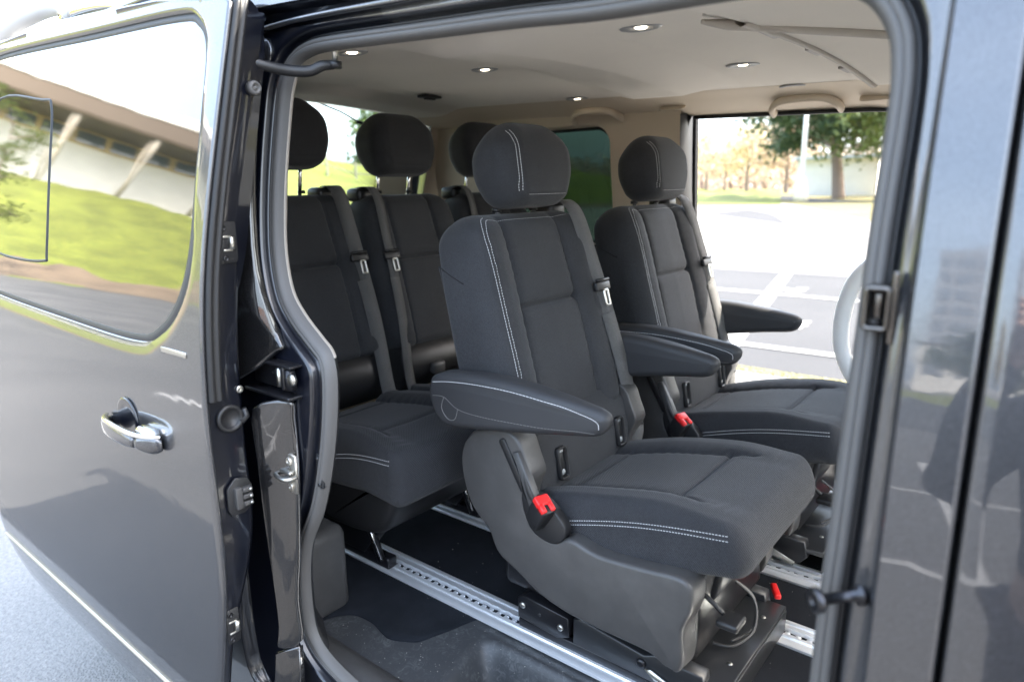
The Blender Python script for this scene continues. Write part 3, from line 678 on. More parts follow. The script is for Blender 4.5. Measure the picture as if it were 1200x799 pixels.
# pillar trims either side of the far opening; reveal round both openings
obj('far_pillar_reveal', grid([[V((-1.155, 1.785 - .07 * sm(1.1, 1.9, z), z)), V((-1.145, 1.80 - .07 * sm(1.1, 1.9, z), z)), V((-1.14, 1.84 - .05 * sm(1.1, 1.9, z), z)), V((-1.15, 1.875 - .07 * sm(1.1, 1.9, z), z))] for z in [.54 + 1.31 * i / 20 for i in range(21)]]), RUBBER_D, VAN)
obj('far_front_pillar_trim', rbox((-.25, 1.77, 1.21), (.20, .09, 1.34), .02, 3), BEIGE, VAN)
hn = crom([(-.36, 1.755, .86), (-.43, 1.755, .885), (-.50, 1.755, .94), (-.548, 1.755, 1.03), (-.56, 1.755, 1.12), (-.548, 1.755, 1.22), (-.515, 1.755, 1.30), (-.46, 1.755, 1.345), (-.36, 1.755, 1.36)], 6)
obj('pillar_grab_bar', grid([[p + V((0, 1, 0)) * .018 * cos(a) + (V((0, 1, 0)).cross((hn[min(i + 1, len(hn) - 1)] - hn[max(0, i - 1)]).normalized())) * .026 * sin(a) for a in [2 * pi * q / 16 for q in range(16)]] for i, p in enumerate(hn)], True, True, True), WHITEP, VAN)

# near side: reveal behind the seal, cream above and grey below, C pillar inside wall
def reveal(name, zsel, m, d0=.0):
    pts = [p for p in OPD if zsel(p)]
    return pts
rev = [p for p in OPD if p[0] < -1.0 and 1.28 < p[1] < 1.83]; rev.sort(key=lambda p: -p[1])
obj('near_pillar_trim', grid([[V((x + .002, prof(z) + .065, z)), V((x + .003, prof(z) + .069, z)), V((x + .001, prof(z) + .075, z)), V((x - .006, prof(z) + .081, z)), V((x - .09, prof(z) + .11, z))] for x, z in rev]), CREAM, VAN)
rev = [p for p in OPD if p[0] < -1.0 and .60 < p[1] <= 1.285]; rev.sort(key=lambda p: -p[1])
obj('near_lower_trim', grid([[V((x + .002, prof(z) + .065, z)), V((x + .001, prof(z) + .072, z)), V((x - .010, prof(z) + .082, z)), V((x - .10, prof(z) + .13, z))] for x, z in rev]), PLAS_D, VAN)
obj('near_quarter_trim', grid([[V((x, .14 + .07 * sm(1.1, 1.9, z), z)) for z in [.54 + 1.36 * i / 12 for i in range(13)]] for x in [-2.45 + 1.10 * i / 10 for i in range(11)]]), BEIGE, VAN)
obj('wheel_arch_box', rbox((-1.495, .20, .65), (.30, .15, .24), .03, 4), PLAS, VAN)
obj('front_pillar_reveal', grid([[V((-.163, prof(z) + .075, z)), V((-.155, prof(z) + .10, z)), V((-.06, prof(z) + .16, z))] for z in [.54 + 1.29 * i / 20 for i in range(21)]]), PLAS_D, VAN)

# floor: carpet with a cut edge, rubber step mat with a step recess, sill plate
edge = [(-1.345, .17), (-1.335, .205), (-1.30, .24), (-1.24, .247), (-1.19, .236), (-1.155, .232), (-1.12, .247), (-1.09, .27), (-1.075, .31), (-1.06, .35), (-1.045, .40), (-1.03, .44), (-.6, .44), (-.17, .44), (.2, .44)]
ep = [(p.x, p.y) for p in crom([(a, b, 0) for a, b in edge], 6)]
xm = -9
vs = []
for x, y in ep:
    if x > xm + .002: vs.append(V((x, y, .541))); xm = x
b = [V((vs[0].x - 1.1 + .1 * q, vs[0].y, .541)) for q in range(11)] + vs
rows = [b, [V((v.x, v.y, .546)) for v in b]] + [[V((v.x, v.y + (1.80 - v.y) * t, .546)) for v in b] for t in (.02, .25, .5, .75, 1)]
obj('floor_carpet', grid(rows), CARPET, VAN)
def mz(x, y):
    z = .5405
    rx = sm(-.96, -.88, x + .25 * (y - .24)) * sm(-.17, -.24, x); ry = sm(.385, .32, y) * sm(.085, .12, y)
    z -= .14 * rx * ry
    z += .012 * sm(.42, .36, y) * sm(.30, .35, y) * sm(-1.0, -.9, x) * (1 - rx * ry) * .6
    return z
obj('step_mat', grid([[V((-1.38 + 1.25 * i / 110, .105 + .345 * j / 60, mz(-1.38 + 1.25 * i / 110, .105 + .345 * j / 60))) for j in range(61)] for i in range(111)]), MATM, VAN)
obj('sill_plate', grid([[V((x, y, z)) for y, z in ((.065, .560 + 0), (.085, .572), (.125, .560 ), (.150, .545), (.152, .538))] for x in [-1.33 + 1.17 * i / 20 for i in range(21)]]), PLAS, VAN)

# seat rails: extruded section with toothed slot
def rail_part(y0, w=.098):
    def z(v): return .546 + v
    n = 150; rows = []; x0, x1 = -2.35, .35
    for i in range(n + 1):
        x = x0 + (x1 - x0) * i / n; k = (i % 2) * .0045
        sec_ = [(-.5, 0), (-.5, .006), (-.46, .008), (-.36, .008), (-.34, .005), (-.22, .005), (-.20, .009), (-.13 + k / w * .7, .010), (-.12 + k / w, .002), (-.11 + k / w, -.004), (.11 - k / w, -.004), (.12 - k / w, .002), (.13 - k / w * .7, .010), (.20, .009), (.22, .005), (.34, .005), (.36, .008), (.46, .008), (.5, .006), (.5, 0)]
        rows.append([V((x, y0 + a * w, z(b))) for a, b in sec_])
    return grid(rows)
rail_tooth = None
for y in (.463, .822, 1.097, 1.456):
    R_ = obj('seat_rail', rail_part(y), ALU, VAN, angle=30)
    tv = []
    for i in range(108):
        x = -2.33 + .025 * i
        tv.append(rbox((x, y, .5475), (.013, .012, .006), .002, 1))
    tt = obj('rail_teeth', merge(*tv), ALU, R_); tag(tt, kind='stuff')

# grit and lint on the floor
rg = random.Random(4); gv = []
for k in range(900):
    x = rg.uniform(-1.33, .1); y = rg.uniform(.12, 1.6) if k % 3 else rg.uniform(.12, .5)
    z = mz(x, y) + .0008 if y < .40 else .5468
    q = rg.uniform(.0005, .0016); gv.append(box((x, y, z), (q, q * rg.uniform(.6, 2.5), q * .6), Matrix.Rotation(rg.uniform(0, 3), 3, 'Z')))
gg = obj('floor_grit', merge(*gv), mat('pale_grit', (.32, .30, .27), .9), VAN, smooth=False); tag(gg, kind='stuff')

# wheels under the body
for x in (-1.98, 1.02):
    for y0, sg in ((.14, 1), (1.78, -1)):
        wh = empty('wheel', (0, 0, 0)); wh.parent = VAN; wh.location = -V(VAN.location)
        obj('tyre', lathe((x, y0, .325), (0, sg, 0), [(0, .215), (.0, .25), (.012, .305), (.035, .323), (.18, .323), (.20, .30), (.215, .22)], 48), RUBBER_D, wh)
        obj('rim', lathe((x, y0 + sg * .012, .325), (0, sg, 0), [(0, .212), (.012, .205), (.03, .17), (.02, .10), (.006, .06), (.004, .0001)], 40), STEEL, wh)

# ================================================================== seats
def rrloop(w, f, b, rf, rr, nf=64, nc=9, ns=8, nb=10):
    """closed loop in (y, n): front edge at n=f, back at n=b"""
    rf = min(rf, w * .98, (f - b) * .55); rr = min(rr, w * .98, (f - b) * .44)
    out = []; fl = []
    for k in range(nf + 1):
        out.append((-(w - rf) + 2 * (w - rf) * k / nf, f)); fl.append(1)
    for k in range(1, nc):
        a = pi / 2 * (1 - k / nc); out.append((w - rf + rf * cos(a), f - rf + rf * sin(a))); fl.append(sin(a))
    for k in range(ns + 1):
        out.append((w, f - rf + (b + rr - f + rf) * k / ns)); fl.append(0)
    for k in range(1, nc):
        a = -pi / 2 * k / nc; out.append((w - rr + rr * cos(a), b + rr + rr * sin(a))); fl.append(0)
    for k in range(nb + 1):
        out.append(((w - rr) - 2 * (w - rr) * k / nb, b)); fl.append(0)
    for k in range(1, nc):
        a = -pi / 2 - pi / 2 * k / nc; out.append((-(w - rr) + rr * cos(a), b + rr + rr * sin(a))); fl.append(0)
    for k in range(ns + 1):
        out.append((-w, b + rr + (f - rf - b - rr) * k / ns)); fl.append(0)
    for k in range(1, nc):
        a = pi - pi / 2 * k / nc; out.append((-(w - rf) + rf * cos(a), f - rf + rf * sin(a))); fl.append(sin(a))
    return out, fl
def pillow(T, W, D, rf, rr, r0, r1, nt, disp, Mx, path=None, nf=64):
    """cushion: length T, half width W(t), thickness D(t); disp(y,t) moves the front face. path(t)->(n offset) bends it"""
    ts = [];
    for k in range(10): a = pi / 2 * k / 9; ts.append(r0 * (1 - cos(a)))
    for k in range(1, nt): ts.append(r0 + (T - r0 - r1) * k / nt)
    for k in range(10): a = pi / 2 * k / 9; ts.append(T - r1 * (1 - sin(a)))
    rows = []
    for t in ts:
        e0 = r0 - sqrt(max(0, r0 * r0 - (r0 - t) ** 2)) if t < r0 else 0
        e1 = r1 - sqrt(max(0, r1 * r1 - (t - T + r1) ** 2)) if t > T - r1 else 0
        e = max(e0, e1) * .98; w_, d_ = W(t), D(t)
        rm = r0 if e0 > e1 else r1; ed = e * min(1, .46 * d_ / rm)
        lp, fl = rrloop(max(w_ - e, .004), -ed, -d_ + ed, rf, rr, nf)
        bend = path(t) if path else 0
        fd = 1 - min(1, e / max(r0, r1))
        rows.append([Mx @ V((bend + n + (disp(y, t) * g * fd if g else 0), y, t)) for (y, n), g in zip(lp, fl)])
    vs, fs = rows, None
    n = len(rows[0]); V0 = [p for r in rows for p in r]; F = []
    for i in range(len(rows) - 1):
        for j in range(n):
            a, b = i * n + j, i * n + (j + 1) % n; F.append((a, b, b + n, a + n))
    for base, rv in ((0, True), ((len(rows) - 1) * n, False)):
        c = sum((V0[base + j] for j in range(n)), V((0, 0, 0))) / n; V0.append(c); ci = len(V0) - 1
        F += [((base + (j + 1) % n, base + j, ci) if rv else (base + j, base + (j + 1) % n, ci)) for j in range(n)]
    return V0, F
def frame(P0, up, fwd):
    """matrix mapping (n, y, t) -> local"""
    up, fwd = V(up).normalized(), V(fwd).normalized()
    m = Matrix((fwd, V((0, 1, 0)), up)).transposed().to_4x4(); m.translation = V(P0); return m
def groove(x, c, w): return math.exp(-((x - c) / w) ** 2)
def stitch(vf, Mx, path, dirs=(1, 0, 0), pitch=.0062, dash=.0042, r=.00075, lift=.0004):
    """dashes laid on the surface along path of (y,t), found by rays against dirs (in n,y,t space)"""
    bv = BVHTree.FromPolygons([tuple(v) for v in vf[0]], vf[1]); P = [V((a, b, 0)) for a, b in path]
    L = [0]
    for i in range(1, len(P)): L.append(L[-1] + (P[i] - P[i - 1]).length)
    def at(s):
        for i in range(1, len(P)):
            if s <= L[i]:
                k = (s - L[i - 1]) / (L[i] - L[i - 1] + 1e-9); return P[i - 1].lerp(P[i], k)
        return P[-1]
    R3 = Mx.to_3x3(); out = []
    def hit(q):
        d = V(dirs).normalized(); o = Mx @ (V((0, q.x, q.y)) + d * .3); h = bv.ray_cast(o, -(R3 @ d), .6)
        return (h[0], h[1]) if h[0] is not None else (None, None)
    s = 0
    while s + dash < L[-1]:
        a, na_ = hit(at(s)); b, nb_ = hit(at(s + dash)); s += pitch
        if a is None or b is None: continue
        if na_.dot(R3 @ V(dirs)) < 0: na_ = -na_
        if (a - b).length > .02 or (a - b).length < .0005: continue
        t = (b - a).normalized(); sd_ = na_.cross(t).normalized()
        p = [a + na_ * lift, b + na_ * lift]
        vs = [p[0] + sd_ * r, p[0] - sd_ * r, p[1] - sd_ * r, p[1] + sd_ * r, (p[0] * .8 + p[1] * .2) + na_ * r * 1.3, (p[0] * .2 + p[1] * .8) + na_ * r * 1.3]
        out.append((vs, [(0, 1, 4), (1, 2, 5, 4), (2, 3, 5), (3, 0, 4, 5)]))
    return merge(*out) if out else ([], [])

SLOPE = radians(15.5)
SEAML = mat('light_grey_seam', (.14, .135, .13), .6)
PRN = mat('pale_grey_print', (.35, .37, .38), .6)
def make_seat(name, captain, root, bs=1, hup=0):
    """local frame: x forward, y away from the open door, z up from the floor"""
    col = []
    bw = .238 if captain else .216; dz = 0 if captain else .045
    def add(n, vf, m, p=root, **k): return obj(n, vf, m, p, world=False, **k)
    # ---- backrest
    P0 = (-.140, 0, .492 + dz); Mb = frame(P0, (-sin(SLOPE), 0, cos(SLOPE)), (cos(SLOPE), 0, sin(SLOPE))); T = .538
    W = lambda t: bw * (.90 + .10 * sm(-.05, .22, t)) - .018 * sm(.36, .55, t)
    sx = bw / .238
    def disp(y, t):
        a = abs(y) / sx; d = .019 * sm(.10, .17, a) * (1 - .35 * sm(.42, .55, t))
        c = .108 + .012 * sm(.55, .1, t)
        d -= .0075 * groove(a, c, .0045) * sm(.53, .49, t)
        d -= .0045 * groove(a, c, .013)
        if a < c: d -= .0105 * groove(t, .305, .0055) + .006 * groove(t, .305, .020)
        d -= .0028 * groove(a, .190, .0022) * sm(.02, .05, t) * sm(.525, .50, t)
        d -= .0028 * groove(t, .517, .0022) * sm(.185, .17, a)
        d += .010 * sin(pi * t / T) * (1 - a / .3) + .0013 * sin(y * 23 + t * 9) * sin(t * 17 - y * 11 + 1) - .0009 * groove(a, c, .022) * sin(t * 210 + 2 * sin(t * 31)) - .0007 * groove(a, .19, .012) * sin(t * 260)
        return d
    bk = pillow(T, W, lambda t: .125 + .02 * sm(.5, 0, t), .042, .03, .03, .062, 110, disp, Mb, nf=96)
    B = add('backrest', bk, FAB)
    if captain:
        pth = []
        for yy in (-.1955, -.1855):
            base = [(yy * sx, .015), (yy * sx, .468)] + [(yy * sx + .03 * (1 - cos(a)) , .468 + .048 * sin(a) + (.006 if yy < -.19 else 0) * sin(a)) for a in [pi / 2 * k / 8 for k in range(1, 9)]]
            pth.append(base)
        st = [stitch(bk, Mb, q, (1, -.35, 0)) for q in pth]
        st.append(stitch(bk, Mb, [(-.155, .5175), (.16, .5175)], (1, 0, .2), r=.00045))
        o = add('stitching', merge(*st), THREAD, B, smooth=False); tag(o, kind='stuff')
        # piping on the outer side and a diagonal seam
        add('side_piping', tube([Mb @ V((n, -bw + .002 + e, t)) for n, e, t in ((-.118, .010, .44), (-.108, .002, .33), (-.10, .001, .2), (-.10, .004, .03))], .0022, 8), FAB, B)
        sd_ = stitch(bk, Mb, [(-.0, 0)], (1, 0, 0))
        add('side_seam', tube([Mb @ V((n, -W(t) - .0003, t)) for n, t in ((-.115, .44), (-.08, .41), (-.045, .385))], .0011, 6), SEAM, B)
    # lower back panel with two child seat anchor slots
    lp = [(-.235, .34), (-.115, .34), (-.105, .38), (-.109, .44), (-.125, .50), (-.15, .54), (-.235, .54)]
    if captain:
        add('lower_back_panel', slab(lp, -.195, .205, .008, 3), PLAS_D if not captain else FAB)
        for yy in (-.115, .15):
            q = []
            Ms = Matrix.Translation((-.1065, yy, .430)) @ Matrix.Rotation(radians(-9), 4, 'Y') @ Matrix.Scale(1.2, 4)
            A = add('anchor_slot', xf(lofted([[V((dx, a, b)) for a, b in offset2(ccw(rrect(0, 0, .030, .066, .008, 4)), e)] for e, dx in ((0, -.002), (0, .006), (.003, .0075), (.0055, .006), (.006, -.004))]), Ms), PLAS_D)
            add('slot_recess', xf(slab(rrect(0, 0, .022, .058, .004, 3), -.004, .001, .001, 1, 'YZ'), Ms), RUBBER_D, A)
            add('anchor_symbol', xf(lathe((.0015, .0, -.018), (1, 0, 0), [(0, .006), (.0006, .0058), (.0006, .0001)], 14), Ms), PRN, A)
            add('anchor_tab', xf(box((.0016, .0, .024), (.001, .014, .005)), Ms), PRN, A)
    # ---- cushion
    tl = radians(10.5 if captain else 6); Mc = frame((-.135, 0, .356 if captain else .385), (cos(tl), 0, sin(tl)), (-sin(tl), 0, cos(tl)))
    TC = .508 if captain else .50; cw = .226 if captain else .2155
    def dc(y, t):
        a = abs(y) * .235 / cw; c = .135 + .02 * sm(.25, .45, t)
        d = (.015 if captain else .020) * sm(.12, .185, a) * (1 - .7 * sm(TC - .20, TC - .02, t)) + .010
        d -= .006 * groove(a, c, .0045) * sm(TC - .08, TC - .14, t) + .004 * groove(a, c, .012) * sm(TC - .08, TC - .14, t)
        cr_ = TC - .165
        if a < c + .01: d -= .006 * groove(t, cr_, .005) + .003 * groove(t, cr_, .015) + .006 * groove(t, .085, .005)
        d += .0016 * sin(y * 19 + t * 13) * sin(t * 15 - y * 9 + 2) - .0009 * groove(a, c, .022) * sin(t * 200 + 2 * sin(t * 27))
        d -= .004 * groove(a, .215, .0025) * sm(.02, .05, t) * 0
        return d
    Dc = lambda t: .125 - .030 * sm(.3, TC, t) if captain else .13
    ck = pillow(TC, lambda t: cw - .02 * sm(.10, 0, t), Dc, .024, .028, .03, .038, 100, dc, Mc, path=lambda t: -(.008 if captain else .018) * sm(TC - .16, TC, t) + (.016 if captain else .008) * sin(pi * min(1, t / TC)), nf=96)
    C_ = add('seat_cushion', ck, FABR if True else FAB)
    # double stitched line along the outer side
    ss = [stitch(ck, Mc, [(-cw + .0, .10)], (0, -1, 0))]
    def sidestitch(n0, n1, t0, t1, curve):
        bv = BVHTree.FromPolygons([tuple(v) for v in ck[0]], ck[1]); out = []; s = t0
        while s < t1:
            pts = []
            for u in (s, s + .0042):
                k = (u - t0) / (t1 - t0); nn = n0 + (n1 - n0) * k + curve * sin(pi * k)
                h = bv.ray_cast(Mc @ V((nn, -.5, u)), (0, 1, 0), .6); pts.append(h)
            s += .0062
            if pts[0][0] is None or pts[1][0] is None: continue
            a, b = pts[0][0], pts[1][0]; na_ = pts[0][1]; na_ = na_ if na_.y < 0 else -na_; t = (b - a).normalized(); sd2 = na_.cross(t).normalized(); r = .00075
            p = [a + na_ * .0004, b + na_ * .0004]
            vs = [p[0] + sd2 * r, p[0] - sd2 * r, p[1] - sd2 * r, p[1] + sd2 * r, (p[0] * .8 + p[1] * .2) + na_ * r * 1.3, (p[0] * .2 + p[1] * .8) + na_ * r * 1.3]
            out.append((vs, [(0, 1, 4), (1, 2, 5, 4), (2, 3, 5), (3, 0, 4, 5)]))
        return merge(*out)
    if captain: ss = merge(sidestitch(-.020, -.010, .125, TC - .030, .010), sidestitch(-.029, -.019, .125, TC - .030, .010))
    else: ss = merge(sidestitch(-.03, -.02, .25, TC - .03, .008), sidestitch(-.04, -.03, .25, TC - .03, .008))
    o = add('stitching', ss, THREAD, C_, smooth=False); tag(o, kind='stuff')
    # ---- headrest
    hz = 1.018 + (.085 if not captain else 0) + hup; hx_ = -.305 - (0 if captain else .02); k = 1.0 if captain else 1.06
    Mh = frame((hx_ + .075, 0, hz), (-sin(radians(7)), 0, cos(radians(7))), (cos(radians(7)), 0, sin(radians(7)))); TH = .196 * k
    def dh(y, t):
        a = abs(y); d = -.0032 * groove(a, .090 + .014 * sin(pi * min(1, t / TH)), .0026) * sm(.015, .03, t) - .0028 * groove(t, .026, .0024) * sm(.085, .075, a)
        d += .006 * (1 - (a / .13) ** 2)
        return d
    hk = pillow(TH, lambda t: (.106 + .029 * sm(-.02, .09, t) - .012 * sm(.11, .20, t)) * k, lambda t: (.105 + .035 * sin(pi * min(1, (t + .01) / (TH * 1.05)))) * k, .05, .05, .030, .074, 60, dh, Mh, path=lambda t: .012 * sin(pi * t / TH), nf=72)
    H = add('headrest', hk, FAB)
    if captain:
        pa = []
        for yo, tb in ((0, .0), (.007, .006)):
            pa.append([(-.090 + yo - .014 * sin(pi * min(1, t / TH)), t) for t in [.030 + (TH - .05) * q / 30 for q in range(30, -1, -1)]])
        hs = [stitch(hk, Mh, q, (1, 0, .2), pitch=.0058) for q in pa] + [stitch(hk, Mh, [(-.07, .027), (.08, .027)], (1, 0, -.3), r=.00045)]
        o = add('stitching', merge(*hs), THREAD, H, smooth=False); tag(o, kind='stuff')
    for s in (-1, 1): add('headrest_post', tube([V((hx_ - .006, s * .072, hz + .05)), V((hx_ - .028 - (0 if captain else .012), s * .072, hz - (.07 if captain else .13)))], .0062, 12), CHROME, H)
    for s in (-1, 1): add('post_collar', merge(lathe((hx_ - .020, s * .072, hz - .006 - hup - (0 if captain else .04)), (0, 0, -1), [(0, .009), (.002, .0115), (.010, .0115)], 14)), RUBBER_D, B)
    # ---- belt: guide on the shoulder, webbing, tongue
    s = 1
    gx, gy = -.335, .165 * sx
    BS = Matrix.Diagonal((1, bs, 1, 1))
    add('belt_guide', merge(xf(rbox((gx - .012, gy - .0, .998 + dz), (.075, .075, .045), .016, 3), BS), xf(rbox((gx + .028, gy + .01, 1.020 + dz), (.02, .060, .010), .004), BS)), PLAS_D, B)
    kb = 1.0 if captain else .35
    path = [BS @ p for p in crom([(gx - .0, gy + .010, 1.022 + dz), (gx + .045, gy + .004, 1.022 + dz), (gx + .080, gy + kb * .006, .985 + dz), (-.222 + .0, gy + kb * .020, .88 + dz), (-.190, gy + kb * .034, .77 + dz), (-.146, gy + kb * .056, .60 + dz), (-.118, gy + kb * .078, .46), (-.105, gy + kb * .080, .40), (-.12, gy + kb * .078, .33)], 8)]
    Bt = add('seat_belt', merge(ribbon(path, .047, .0016, (.25, .95 * bs, 0)), ribbon([p + V((.004, -.004, 0)) for p in path[34:]], .047, .0016, (.2, .95 * bs, 0))), WEB)
    tp = path[int(len(path) * .475)]; rt = Matrix.Rotation(radians(-15), 3, 'Y')
    add('belt_tongue', merge(rbox(tp + V((.006, 0, .0)), (.014, .066, .024), .004, 2, rt), tube([tp + rt @ V((.012, y, z)) for y, z in ((-.028, .014), (.028, .014))], .0045, 8)), PLAS_D, Bt)
    tg = lofted([[tp + rt @ V((.010 + dx, .006 + a, -.033 + b)) for a, b in offset2(ccw(rrect(0, 0, .024, .046, .006, 3)), e)] for e, dx in ((0, 0), (0, .003), (.006, .003), (.006, 0))])
    add('tongue_blade', tg, STEEL, Bt)
    if captain:
        # ---- armrests
        ao = [(-.352, .628), (-.340, .645), (-.300, .657), (-.22, .664), (-.12, .665), (-.02, .656), (.06, .645), (.098, .637), (.112, .622), (.104, .598), (.078, .582), (0, .572), (-.10, .556), (-.20, .541), (-.285, .530), (-.32, .535), (-.345, .565), (-.356, .60)]
        ao = [(p.x, p.y) for p in crom([(a, b, 0) for a, b in ao], 5, True)]
        for ya, yb in ((-.300, -.236), (.300, .236)):
            ar = slab(ao, ya, yb, .020, 7)
            ar = ([V((v.x, v.y + (.018 if ya < 0 else -.018) * sm(-.05, .11, v.x) * (1 if abs(v.y) > .268 else -.3), v.z)) for v in ar[0]], ar[1])
            A = add('armrest', ar, VINYL)
            sg = 1 if ya > 0 else -1
            bv = BVHTree.FromPolygons([tuple(v) for v in ar[0]], ar[1])
            def proj(pts, up=0):
                out = []
                for x, z in pts:
                    h = bv.ray_cast(V((x, sg * .6, z)), V((0, -sg, -.0)), .6)
                    if h[0] is not None: out.append(h[0] + V((0, sg * .0006, 0)))
                return out
            for pts, thick in (([(-.335, .632), (-.28, .641), (-.2, .647), (-.1, .648), (0, .640), (.06, .628), (.092, .618), (.095, .603)], .0011), ([(-.335, .600), (-.30, .602), (-.26, .582), (-.20, .577), (-.1, .581), (0, .588), (.05, .592), (.085, .592)], .0011)):
                pp = proj([(p.x, p.y) for p in crom([(a, b, 0) for a, b in pts], 12)])
                ds = [([q for q in tube([pp[i], pp[i + 1]], .0009, 5)[0]], tube([pp[i], pp[i + 1]], .0009, 5)[1]) for i in range(0, len(pp) - 1, 1) if (pp[i] - pp[i + 1]).length > 1e-4 and (pp[i] - pp[i + 1]).length < .03]
                ds = []
                for i in range(len(pp) - 1):
                    a, b = pp[i], pp[i + 1]
                    m_ = max(1, int((b - a).length / .0055))
                    for q in range(m_): ds.append(tube([a.lerp(b, q / m_), a.lerp(b, (q + .7) / m_)], .0008, 4))
                o = add('stitching', merge(*ds), THREAD if pts[0][1] > .61 else SEAML, A, smooth=False); tag(o, kind='stuff')
            tab = proj([(p.x, p.y) for p in crom([(-.300, .602, 0), (-.308, .575, 0), (-.29, .553, 0), (-.268, .556, 0), (-.258, .582, 0)], 6)])
            if len(tab) > 3: add('pivot_seam', tube(tab, .0009, 6), SEAML, A)
        # ---- side shields
        so = [(-.268, .502), (-.236, .527), (-.16, .544), (-.12, .529), (-.087, .449), (-.085, .425), (-.06, .372), (-.03, .330), (0, .330), (.03, .345), (.083, .325), (.198, .333), (.279, .342), (.294, .340), (.288, .29), (.273, .231), (.277, .171), (.270, .135), (.255, .126), (.223, .117), (.166, .121), (.085, .122), (-.002, .121), (-.096, .146), (-.144, .192), (-.207, .246), (-.257, .317), (-.287, .396), (-.292, .458)]
        so = [(-.268, .502), (-.236, .527), (-.16, .544), (-.12, .529), (-.100, .485), (-.087, .449), (-.10, .415), (-.105, .37), (-.075, .335), (-.028, .318), (.015, .338), (.083, .325), (.190, .333), (.250, .340), (.278, .335), (.290, .315), (.288, .275), (.273, .231), (.277, .171), (.270, .135), (.250, .124), (.223, .117), (.166, .119), (.085, .120), (-.002, .125), (-.096, .150), (-.150, .195), (-.210, .250), (-.257, .317), (-.287, .396), (-.290, .458)]
        sp_ = [(p.x, p.y) for p in crom([(a, b, 0) for a, b in so], 4, True)]
        def ins(p):
            return .038 * sm(.26, .15, p[1]) * sm(.29, .2, p[0]) + .03 * sm(.35, .25, p[1]) * sm(-.18, -.24, p[0])
        for sg in (-1, 1):
            cc = sp_
            insl = [ins(p) for p in ccw(cc)]
            sh = slab(ccw(cc), sg * .262, sg * .200, .004, 3, r0=.009, inset=insl)
            # the ccw order is kept by slab
            Sd = add('side_shield', sh, PLAS)
            # pocket for the buckle and the lever slot
            add('shield_slot', xf(slab(rrect(0, 0, .018, .125, .007, 4), sg * .2575, sg * .266, .002, 2), Matrix.Translation((-.133, 0, .468)) @ Matrix.Rotation(radians(-30) * 1, 4, 'Y')), PLAS_D, Sd)
        # recline lever next to the slot
        add('recline_lever', merge(slab([(-.128, .50), (-.112, .505), (-.062, .40), (-.058, .372), (-.078, .372), (-.098, .42)], -.272, -.25, .004, 3)), PLAS)
        # buckle
        Mk = Matrix.Translation((-.052, -.272, .385)) @ Matrix.Rotation(radians(-18), 4, 'Z') @ Matrix.Rotation(radians(34), 4, 'Y')
        Kb = add('belt_buckle', xf(merge(rbox((0, 0, -.004), (.046, .034, .066), .006, 2)), Mk), PLAS_D)
        add('release_button', xf(merge(rbox((-.010, 0, .0255), (.024, .0345, .016), .003, 2), rbox((.008, -.011, .0255), (.022, .012, .016), .002, 1), rbox((.008, .011, .0255), (.022, .012, .016), .002, 1)), Mk), RED, Kb)
        add('buckle_strap', ribbon(crom([(-.115, -.262, .475), (-.10, -.268, .44), (-.08, -.270, .405), (-.058, -.262, .375)], 5), .030, .004, (.7, -.3, .35)), PLAS_D, Kb)
        pk = [(-.108, .41), (-.088, .335), (-.030, .314), (.004, .338), (.0, .37), (-.05, .41)]
        add('buckle_pocket', slab([(p.x, p.y) for p in crom([(a, b, 0) for a, b in pk], 4, True)], -.2655, -.24, .003, 2), PLAS_D)
        # ---- base: box under the cushion, front panel, lever, cover plate, brackets
        add('base_box', rbox((.02, 0, .21), (.50, .38, .20), .02, 2), BLACK)
        fp = [(.288, .345), (.262, .20), (.268, .12), (.23, .12), (.22, .345)]
        add('front_panel', slab(fp, -.185, .200, .01, 3), PLAS_D)
        add('front_panel_rib', slab([(.300, .335), (.285, .24), (.262, .20), (.250, .21), (.27, .335)], -.12, .215, .008, 3), BLKSAT)
        add('slide_lever', merge(tube(crom([(.25, -.16, .27), (.285, -.165, .255), (.315, -.165, .235)], 4), .005, 8), rbox((.330, -.165, .225), (.045, .052, .016), .006, 3)), PLAS_D)
        add('release_cable', merge(tube(crom([(.265, .02, .20), (.31, .03, .16), (.325, -.01, .115), (.30, -.06, .095), (.26, -.07, .09)], 6), .0035, 8), tube(crom([(.265, .035, .19), (.305, .045, .155), (.318, .005, .11), (.29, -.045, .093)], 6), .003, 8)), PLAS)
        add('cover_plate', merge(slab([(.13, -.19), (.338, -.19), (.338, .175), (.13, .175)], .066, .080, .002, 2, 'XY'), rbox((.3385, -.0075, .045), (.004, .36, .055), .001)), BLKSAT)
        for yy in (-.10, .10): add('plate_screw', lathe((.31, yy, .080), (0, 0, 1), [(0, .006), (.002, .005), (.002, .0001)], 10), STEEL)
        add('pull_tag', rbox((.30, .215, .085), (.055, .016, .014), .004, 2, Matrix.Rotation(radians(-60), 3, 'Z')), RED)
        for sg in (-1, 1):
            yy = sg * .180
            fb = add('foot_bracket', slab([(-.175, .045), (-.175, .098), (-.155, .108), (-.03, .098), (-.028, .05), (-.06, .036)], yy + sg * .022, yy - sg * .030, .002, 2), BLACK)
            for x, z in ((-.160, .082), (-.050, .068)): add('bracket_bolt', lathe((x, yy + sg * .022, z), (0, sg, 0), [(0, .0085), (.003, .008), (.005, .004), (.004, .0001)], 14), STEEL, fb)
            add('bracket_hole', lathe((-.11, yy + sg * .0223, .076), (0, sg, 0), [(0, .005), (.0004, .005), (.0006, .0001)], 12), RUBBER_D, fb)
            add('slide_beam', slab([(-.02, .035), (-.02, .098), (.0, .108), (.16, .088), (.185, .100), (.29, .098), (.30, .055), (.28, .03)], yy + sg * .016, yy - sg * .02, .004, 2), BLKSAT)
